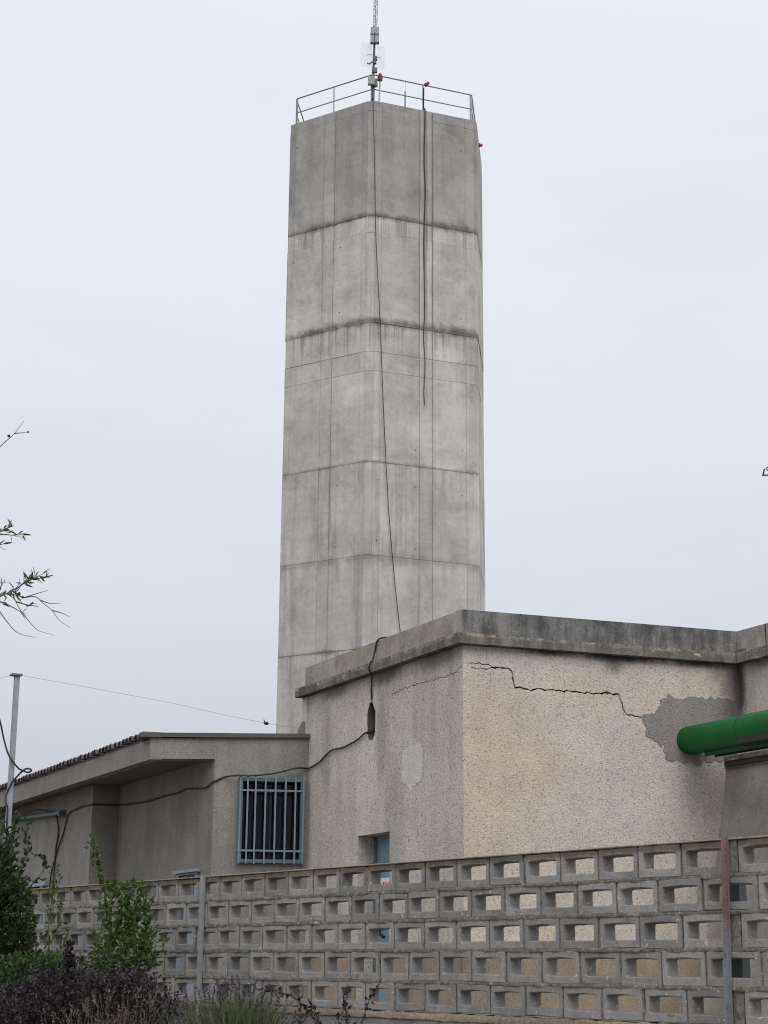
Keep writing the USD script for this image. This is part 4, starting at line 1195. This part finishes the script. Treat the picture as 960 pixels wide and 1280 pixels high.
leaf_grey = leafmat('leaf_olive_grey', (0.09, 0.10, 0.065), (0.16, 0.17, 0.115), (0.27, 0.28, 0.20))
straw = leafmat('dry_straw', (0.11, 0.09, 0.06), (0.19, 0.16, 0.105), (0.27, 0.235, 0.16), trans=0.15)
blade = leafmat('grass_blade', (0.085, 0.105, 0.05), (0.16, 0.185, 0.09), (0.26, 0.27, 0.15), trans=0.2)


def spray(path, r, per_m, spread, size, seed, start=0.0):
    """Leaf bases and directions along a stem polyline."""
    p = np.asarray(path)
    seg = np.linalg.norm(np.diff(p, axis=0), axis=1)
    L = seg.sum()
    n = max(int(L * per_m), 3)
    rr = np.random.default_rng(seed)
    s = np.sort(rr.uniform(start, 1, n)) * L
    cs = np.concatenate([[0], np.cumsum(seg)])
    base = np.stack([np.interp(s, cs, p[:, k]) for k in range(3)], 1)
    tan = np.stack([np.interp(s, (cs[:-1] + cs[1:]) / 2, np.diff(p[:, k] if True else 0) / np.maximum(seg, 1e-9)) for k in range(3)], 1)
    out = rr.normal(size=(n, 3))
    d = tan * 0.55 + out * spread + [0, 0, 0.15]
    base = base + rr.normal(0, r, (n, 3))
    return base, d, size * rr.uniform(0.6, 1.25, n)


def stem_path(a, b, bend, seed, n=8):
    rr = np.random.default_rng(seed)
    a, b = np.asarray(a, float), np.asarray(b, float)
    t = np.linspace(0, 1, n)[:, None]
    off = rr.normal(0, bend, 3)
    return a + (b - a) * t + np.sin(np.pi * t) * off + rr.normal(0, bend * 0.12, (n, 3)) * t


def leafy_bush(name, label, centre, radii, n_shoots, n_leaves, size, mat, base_z, seed, twmat=bark, top_shoots=(), cloud=0):
    rr = np.random.default_rng(seed)
    c, R = np.asarray(centre, float), np.asarray(radii, float)
    t = thing(name, label, 'shrub', (c[0], c[1], base_z))
    st, B, Dd, S = [], [], [], []
    foot = np.array([c[0], c[1], base_z])
    k = 0
    for i in range(n_shoots):
        v = rr.normal(size=3); v /= np.linalg.norm(v)
        v[2] = abs(v[2]) * 1.2 - 0.35
        tip = c + R * v * rr.uniform(0.75, 1.08)
        p = stem_path(foot + rr.normal(0, 0.06, 3) * [1, 1, 0], tip, 0.12, seed * 100 + i)
        st.append(tube(p, np.linspace(0.012, 0.003, len(p)), 4, False))
        b, d, s = spray(p, 0.07, n_leaves / n_shoots / max(np.linalg.norm(tip - foot), .2), 0.55, size, seed * 1000 + i, 0.25)
        B.append(b); Dd.append(d); S.append(s)
    for j, (a, b2) in enumerate(top_shoots):
        p = stem_path(a, b2, 0.05, seed * 77 + j)
        st.append(tube(p, np.linspace(0.008, 0.002, len(p)), 4, False))
        b, d, s = spray(p, 0.015, 75, 0.6, size, seed * 7000 + j, 0.05)
        B.append(b); Dd.append(d); S.append(s)
    if cloud:                                       # clumped outer foliage
        v = rr.normal(size=(cloud, 3)); v /= np.linalg.norm(v, axis=1, keepdims=True)
        v[:, 2] = np.where(v[:, 2] < -0.6, -v[:, 2], v[:, 2])
        rad = 0.62 + 0.62 * meshkit.fbm(v * 2.6 + seed, 3, seed) + rr.normal(0, 0.05, cloud) - 0.25 * rr.random(cloud) ** 2
        B.append(c + R * v * rad[:, None]); Dd.append(v * 0.7 + rr.normal(0, 0.6, (cloud, 3)) + [0, 0, 0.25]); S.append(size * rr.uniform(0.6, 1.2, cloud))
    B, Dd, S = np.vstack(B), np.vstack(Dd), np.concatenate(S)
    B[:, 2] = np.maximum(B[:, 2], base_z + 0.02)
    obj('stem', cat(st), twmat, t)
    obj('foliage', leaves(B, Dd, S, S * 0.55, seed=seed), mat, t, kind='stuff')
    return t


def px(x, y, D):
    """The point at distance D ahead that lies in this direction (for laying out plants)."""
    r = fwd * F_PX + rt * (x - W_PX / 2) - up * (y - H_PX / 2)
    return EYE + r * (D / r[1])
# big dark bush cut by the left edge of the view
ts = [(px(5, 1090, 15), px(22, 1018, 15)), (px(15, 1100, 15), px(34, 1030, 15)), (px(-20, 1090, 15), px(-5, 1015, 15)), (px(0, 1080, 15), px(8, 1035, 15)), (px(25, 1120, 15), px(46, 1068, 15))]
leafy_bush('evergreen_bush', 'big dense dark green bush at the far left in front of the fence', (-3.60, 15.0, 1.58), (0.60, 0.55, 1.08), 120, 6000, 0.058, leaf_mid, 0.62, 3, bark, ts, 11000)
leafy_bush('evergreen_bush', 'low green leafy shrub below the tall sapling at the far left', (-2.78, 13.9, 1.12), (0.62, 0.4, 0.55), 70, 2400, 0.05, leaf_fresh, 0.62, 4, cloud=4200)


def sapling(name, label, stems, seed, mat, size, per_m, cat_='sapling', r0=0.010, clumps=()):
    t = thing(name, label, cat_, tuple(stems[0][0]))
    st, B, Dd, S = [], [], [], []
    for i, pts in enumerate(stems):
        p = spline(pts, 5)
        st.append(tube(p, np.linspace(r0, r0 * 0.25, len(p)), 5, False))
        b, d, s = spray(p, 0.018, per_m, 0.75, size, seed * 10 + i, 0.05)
        B.append(b); Dd.append(d); S.append(s)
    obj('stem', cat(st), green_twig, t)
    rr = np.random.default_rng(seed)
    for c, R, n in clumps:
        v = rr.normal(0, 0.5, (n, 3))
        B.append(np.asarray(c) + v * R); Dd.append(v + rr.normal(0, 0.6, (n, 3)) + [0, 0, 0.2]); S.append(size * rr.uniform(0.6, 1.3, n))
    B, Dd, S = np.vstack(B), np.vstack(Dd), np.concatenate(S)
    obj('foliage', leaves(B, Dd, S, S * 0.5, seed=seed), mat, t, kind='stuff')
    return t


D1 = 15.2
sapling('sapling', 'thin bright green sapling standing clear in front of the fence beside the big bush', [
    [px(62, 1300, D1), px(64, 1230, D1), px(60, 1170, D1), px(66, 1110, D1), px(70, 1082, D1)],
    [px(62, 1250, D1), px(48, 1210, D1), px(44, 1170, D1)], [px(62, 1220, D1), px(76, 1190, D1), px(84, 1160, D1)],
    [px(63, 1180, D1), px(74, 1150, D1), px(76, 1120, D1)], [px(58, 1240, D1), px(40, 1235, D1), px(28, 1205, D1)]], 21, leaf_bright, 0.047, 120)
D2 = 13.9
sapling('sapling', 'taller leafy green sapling with several shoots, in front of the fence near the vent', [
    [px(150, 1300, D2), px(146, 1230, D2), px(136, 1160, D2), px(130, 1110, D2), px(121, 1075, D2), px(114, 1047, D2)],
    [px(150, 1260, D2), px(160, 1200, D2), px(158, 1140, D2), px(156, 1105, D2)],
    [px(152, 1250, D2), px(176, 1200, D2), px(184, 1150, D2), px(176, 1115, D2), px(165, 1100, D2)],
    [px(146, 1230, D2), px(126, 1200, D2), px(118, 1170, D2)], [px(155, 1240, D2), px(180, 1215, D2), px(194, 1188, D2)],
    [px(140, 1180, D2), px(150, 1150, D2), px(152, 1120, D2)], [px(134, 1140, D2), px(142, 1115, D2), px(146, 1098, D2)],
    [px(158, 1170, D2), px(168, 1150, D2), px(172, 1130, D2)], [px(150, 1230, D2), px(166, 1215, D2), px(178, 1235, D2)],
    [px(146, 1215, D2), px(130, 1212, D2), px(110, 1222, D2)]], 22, leaf_bright, 0.050, 190, clumps=[(px(155, 1195, D2), np.array([0.24, 0.2, 0.24]), 420), (px(130, 1215, D2), np.array([0.22, 0.2, 0.16]), 260), (px(178, 1180, D2), np.array([0.14, 0.12, 0.22]), 200), (px(150, 1150, D2), np.array([0.15, 0.12, 0.22]), 160), (px(168, 1125, D2), np.array([0.13, 0.1, 0.16]), 110)])


def purple_shrub():
    rr = np.random.default_rng(31)
    t = thing('barberry_shrub', 'broad low dark purple shrub along the bottom left corner', 'shrub', (-2.0, 12.6, 0.6))
    st, B, Dd, S = [], [], [], []
    for i in range(210):
        x0 = rr.uniform(-30, 232)
        D = rr.uniform(11.9, 13.1)
        ytop = np.interp(x0, [-40, 30, 90, 140, 200, 235], [1238, 1222, 1198, 1205, 1222, 1250]) + rr.uniform(-4, 55)
        tip = px(x0, ytop, D)
        foot = np.array([np.clip(tip[0], -2.75, -1.55) * 0.8 - 0.4, 12.5 + rr.normal(0, .15), 0.6])
        p = stem_path(foot, tip, 0.10, 900 + i)
        st.append(tube(p, np.linspace(0.006, 0.002, len(p)), 4, False))
        b, d, s = spray(p, 0.035, 70, 0.7, 0.036, 4000 + i, 0.35)
        B.append(b); Dd.append(d); S.append(s)
    for i, (pa, pb) in enumerate([((84, 1255), (86, 1178)), ((88, 1260), (82, 1190)), ((86, 1250), (89, 1185)), ((80, 1240), (84, 1200))]):
        p = stem_path(px(*pa, 12.3), px(*pb, 12.3), 0.02, 990 + i)
        st.append(tube(p, np.linspace(0.006, 0.002, len(p)), 4, False))
        b, d, s = spray(p, 0.014, 240, 0.7, 0.036, 4900 + i, 0.0)
        B.append(b); Dd.append(d); S.append(s)
    obj('stem', cat(st), twig, t)
    B, Dd, S = np.vstack(B), np.vstack(Dd), np.concatenate(S)
    obj('foliage', leaves(B, Dd, S, S * 0.6, seed=5), leaf_purple, t, kind='stuff')


purple_shrub()


def barberry(name, label, stems, seed):
    t = thing(name, label, 'shrub', tuple(stems[0][0]))
    st, B, Dd, S = [], [], [], []
    for i, pts in enumerate(stems):
        p = spline(pts, 5)
        st.append(tube(p, np.linspace(0.006, 0.002, len(p)), 5, False))
        b, d, s = spray(p, 0.007, 95, 0.8, 0.030, seed * 10 + i, 0.05)
        B.append(b); Dd.append(d); S.append(s)
    obj('stem', cat(st), twig, t)
    B, Dd, S = np.vstack(B), np.vstack(Dd), np.concatenate(S)
    obj('foliage', leaves(B, Dd, S, S * 0.6, seed=seed), leaf_purple, t, kind='stuff')


D3 = 10.8
barberry('barberry_shrub', 'sparse arching purple twigs in front of the fence base', [
    [px(420, 1330, D3), px(400, 1285, D3), px(372, 1250, D3), px(340, 1238, D3), px(318, 1236, D3)],
    [px(410, 1320, D3), px(378, 1290, D3), px(376, 1265, D3), px(373, 1240, D3)],
    [px(430, 1330, D3), px(450, 1285, D3), px(462, 1250, D3), px(478, 1222, D3)],
    [px(436, 1330, D3), px(434, 1285, D3), px(432, 1262, D3), px(434, 1236, D3)],
    [px(436, 1276, D3), px(430, 1252, D3), px(429, 1238, D3)],
    [px(415, 1330, D3), px(408, 1300, D3), px(396, 1270, D3), px(384, 1248, D3)],
    [px(440, 1330, D3), px(448, 1300, D3), px(436, 1280, D3), px(424, 1266, D3)],
    [px(400, 1320, D3), px(420, 1290, D3), px(424, 1270, D3)]], 41)


def blades(name, label, foot_px, D, n, spread_px, ytop, mat, seed, heads=None, cat_='grass', w=0.005):
    rr = np.random.default_rng(seed)
    f = px(foot_px, 1203, D); f[2] = 0.62
    t = thing(name, label, cat_, tuple(f))
    V, Fc = [], []
    hs = []
    for i in range(n):
        xt = foot_px + rr.normal(0, spread_px)
        yt = rr.uniform(ytop, ytop + 45) + abs(xt - foot_px) * 0.25
        tip = px(xt, yt, D + rr.normal(0, 0.15))
        a = f + rr.normal(0, 0.10, 3) * [1, 1, 0]
        p = stem_path(a, tip, 0.04, seed * 500 + i, 7)
        side = np.cross(tip - a, rr.normal(size=3)); side /= np.linalg.norm(side)
        ww = np.array([1, 1, 1, .9, .8, .55, .1]) * w * rr.uniform(0.6, 1.2)
        k = len(V)
        for q, wv in zip(p, ww):
            V += [q - side * wv / 2, q + side * wv / 2]
        for j in range(6):
            o = k + 2 * j
            Fc += [[o, o + 1, o + 3], [o, o + 3, o + 2]]
        if heads is not None and i % heads[1] == 0:
            hs.append((p[-2], tip))
    obj('blades', trimesh.Trimesh(V, Fc, process=False), mat, t, kind='stuff')
    if hs:
        B, Dd = [], []
        for a, b in hs:
            for s in np.linspace(-0.6, 1.0, 9):
                B.append(b + (b - a) / np.linalg.norm(b - a) * 0.05 * s); Dd.append((b - a) / np.linalg.norm(b - a) * 0.8 + rr.normal(0, .5, 3))
        obj('flower_heads', leaves(B, Dd, np.full(len(B), heads[2]), np.full(len(B), heads[2] * 0.55), seed=seed), heads[0], t, kind='stuff')


leaf_lav = leafmat('lavender_flower', (0.05, 0.042, 0.065), (0.085, 0.075, 0.10), (0.13, 0.12, 0.14))
blades('lavender_clump', 'pale green lavender clump with faded purple spikes at the bottom centre left', 300, 11.3, 1150, 38, 1228, blade, 51, (leaf_lav, 9, 0.02), 'lavender', 0.0085)
blades('lavender_clump', 'smaller grey-green lavender tuft right behind the purple shrub', 228, 12.0, 220, 26, 1246, blade, 52, (leaf_lav, 5, 0.02), 'lavender', 0.006)
blades('dry_grass', 'straw coloured seeding grass poking out of the purple shrub', 150, 11.6, 130, 42, 1238, straw, 53, (straw, 2, 0.018), 'grass', 0.0042)
blades('dry_grass', 'yellowing dry grass tuft at the very bottom left of centre', 112, 11.3, 110, 34, 1256, straw, 54, (straw, 2, 0.016), 'grass', 0.0045)


def olive_tree():
    """A willow-leaved tree standing just outside the view; only its outermost twigs reach in."""
    t = thing('willow_tree', 'narrow-leaved tree whose drooping twigs reach in at the left edge against the sky', 'tree', (-4.6, 8.6, 0.0))
    D = 9.0
    trunk = spline([(-4.6, 8.6, -0.1), (-4.55, 8.65, 1.2), (-4.65, 8.7, 2.6), (-4.5, 8.8, 3.6)], 5)
    obj('trunk', tube(trunk, np.linspace(0.13, 0.07, len(trunk)), 10), bark, t, True)
    limbs = [[(-4.5, 8.8, 3.5), (-4.0, 8.9, 3.8), (-3.3, 9.0, 3.72), px(-140, 752, D), px(-60, 748, D), px(-5, 748, D)],
             [(-4.5, 8.8, 3.6), (-4.2, 8.9, 4.3), (-3.6, 9.0, 4.5), px(-140, 600, D), px(-60, 590, D), px(-4, 562, D)],
             [(-4.0, 8.9, 3.8), (-3.4, 8.8, 3.95), px(-120, 680, D), px(-40, 672, D), px(-6, 668, D)],
             [(-4.5, 8.8, 3.6), (-5.0, 8.6, 4.4), (-5.6, 8.3, 4.9)], [(-4.5, 8.8, 3.6), (-4.6, 8.2, 4.4), (-4.4, 7.6, 5.0)], [(-4.5, 8.8, 3.6), (-4.8, 9.3, 4.6), (-5.0, 9.9, 5.2)]]
    obj('limb', cat([tube(spline(l, 5), 0.045 * np.linspace(1, 0.0 if i < 3 else 0.4, len(spline(l, 5))) ** (2.2 if i < 3 else 1.0) + 0.0022, 6) for i, l in enumerate(limbs)]), bark, t, True)
    tw = [([(-5, 748), (12, 740), (22, 735), (30, 728), (40, 720), (62, 722)], 26), ([(22, 735), (32, 728), (45, 722)], 26), ([(28, 730), (40, 724), (56, 716)], 22), ([(-5, 748), (8, 742), (24, 745), (30, 748)], 24), ([(0, 752), (12, 757), (32, 768)], 16), ([(20, 752), (34, 756), (48, 758)], 12), ([(-4, 740), (2, 732), (4, 728)], 20),
          ([(-6, 668), (4, 662), (15, 658)], 30), ([(-6, 668), (6, 668), (18, 669), (33, 667)], 22), ([(-5, 682), (4, 680)], 22)]
    bare = [[(24, 745), (30, 747), (44, 746), (55, 755), (65, 763), (74, 775), (88, 785)], [(65, 763), (76, 766), (87, 771)], [(14, 740), (24, 760), (36, 776), (48, 788), (68, 794)], [(-2, 762), (8, 776), (22, 791), (45, 797)], [(-4, 562), (8, 551), (18, 542), (30, 526)], [(18, 542), (27, 541), (37, 540)], [(30, 747), (46, 742), (60, 738)], [(50, 750), (62, 754), (76, 754)]]
    tws, B, Dd, S = [], [], [], []
    rr = np.random.default_rng(61)
    for i, (pts, per) in enumerate(tw):
        p = spline([px(x, y, D + rr.normal(0, 0.04)) for x, y in pts], 4)
        tws.append(tube(p, np.linspace(0.0045, 0.0018, len(p)), 4, False))
        b, d, s = spray(p, 0.004, per * 2.6, 0.36, 0.052, 6100 + i, 0.0)
        d = d - np.array([0, 0, 0.12])
        B.append(b); Dd.append(d); S.append(s)
    for i, pts in enumerate(bare):
        p = spline([px(x, y, D + rr.normal(0, 0.04)) for x, y in pts], 4)
        tws.append(tube(p, np.linspace(0.0034, 0.0011, len(p)), 4, False))
    # buds and seed knots on the bare twigs
    kn = []
    for x, y, r0 in ((11, 545, 0.009), (35, 540, 0.006), (24, 742, 0.009), (28, 746, 0.007)):
        m = trimesh.creation.icosphere(1, r0); m.apply_translation(px(x, y, D)); kn.append(m)
    for i in range(3):                        # leafy side shoots along the three limbs
        l = spline(limbs[i], 5)
        for k in range(26):
            q = l[rr.integers(2, int(len(l) * 0.62))]
            e = q + rr.normal(0, 0.16, 3) + [-0.12, 0.1, 0.05]
            p = stem_path(q, e, 0.03, 6900 + 40 * i + k)
            tws.append(tube(p, np.linspace(0.004, 0.0015, len(p)), 4, False))
            b, d, s = spray(p, 0.01, 55, 0.5, 0.055, 7300 + 40 * i + k, 0.1)
            B.append(b); Dd.append(d - np.array([0, 0, 0.2])); S.append(s)
    # the unseen crown: leafy sprays round the other limbs
    for i in range(70):
        l = limbs[3 + i % 3]
        c = np.asarray(l[-1]) + rr.normal(0, 0.45, 3)
        p = stem_path(np.asarray(l[1]) + rr.normal(0, .1, 3), c, 0.15, 6500 + i)
        tws.append(tube(p, np.linspace(0.006, 0.002, len(p)), 4, False))
        b, d, s = spray(p, 0.03, 38, 0.5, 0.065, 6700 + i, 0.3)
        B.append(b); Dd.append(d - np.array([0, 0, 0.3])); S.append(s)
    obj('twig', cat(tws), plain('grey_twig', (0.15, 0.13, 0.12), 0.85, vary=0.3, scale=20), t)
    obj('seed_knot', cat(kn), twig, t)
    B, Dd, S = np.vstack(B), np.vstack(Dd), np.concatenate(S)
    obj('crown', leaves(B, Dd, S, S * 0.2, seed=6), leaf_grey, t, kind='stuff')


olive_tree()
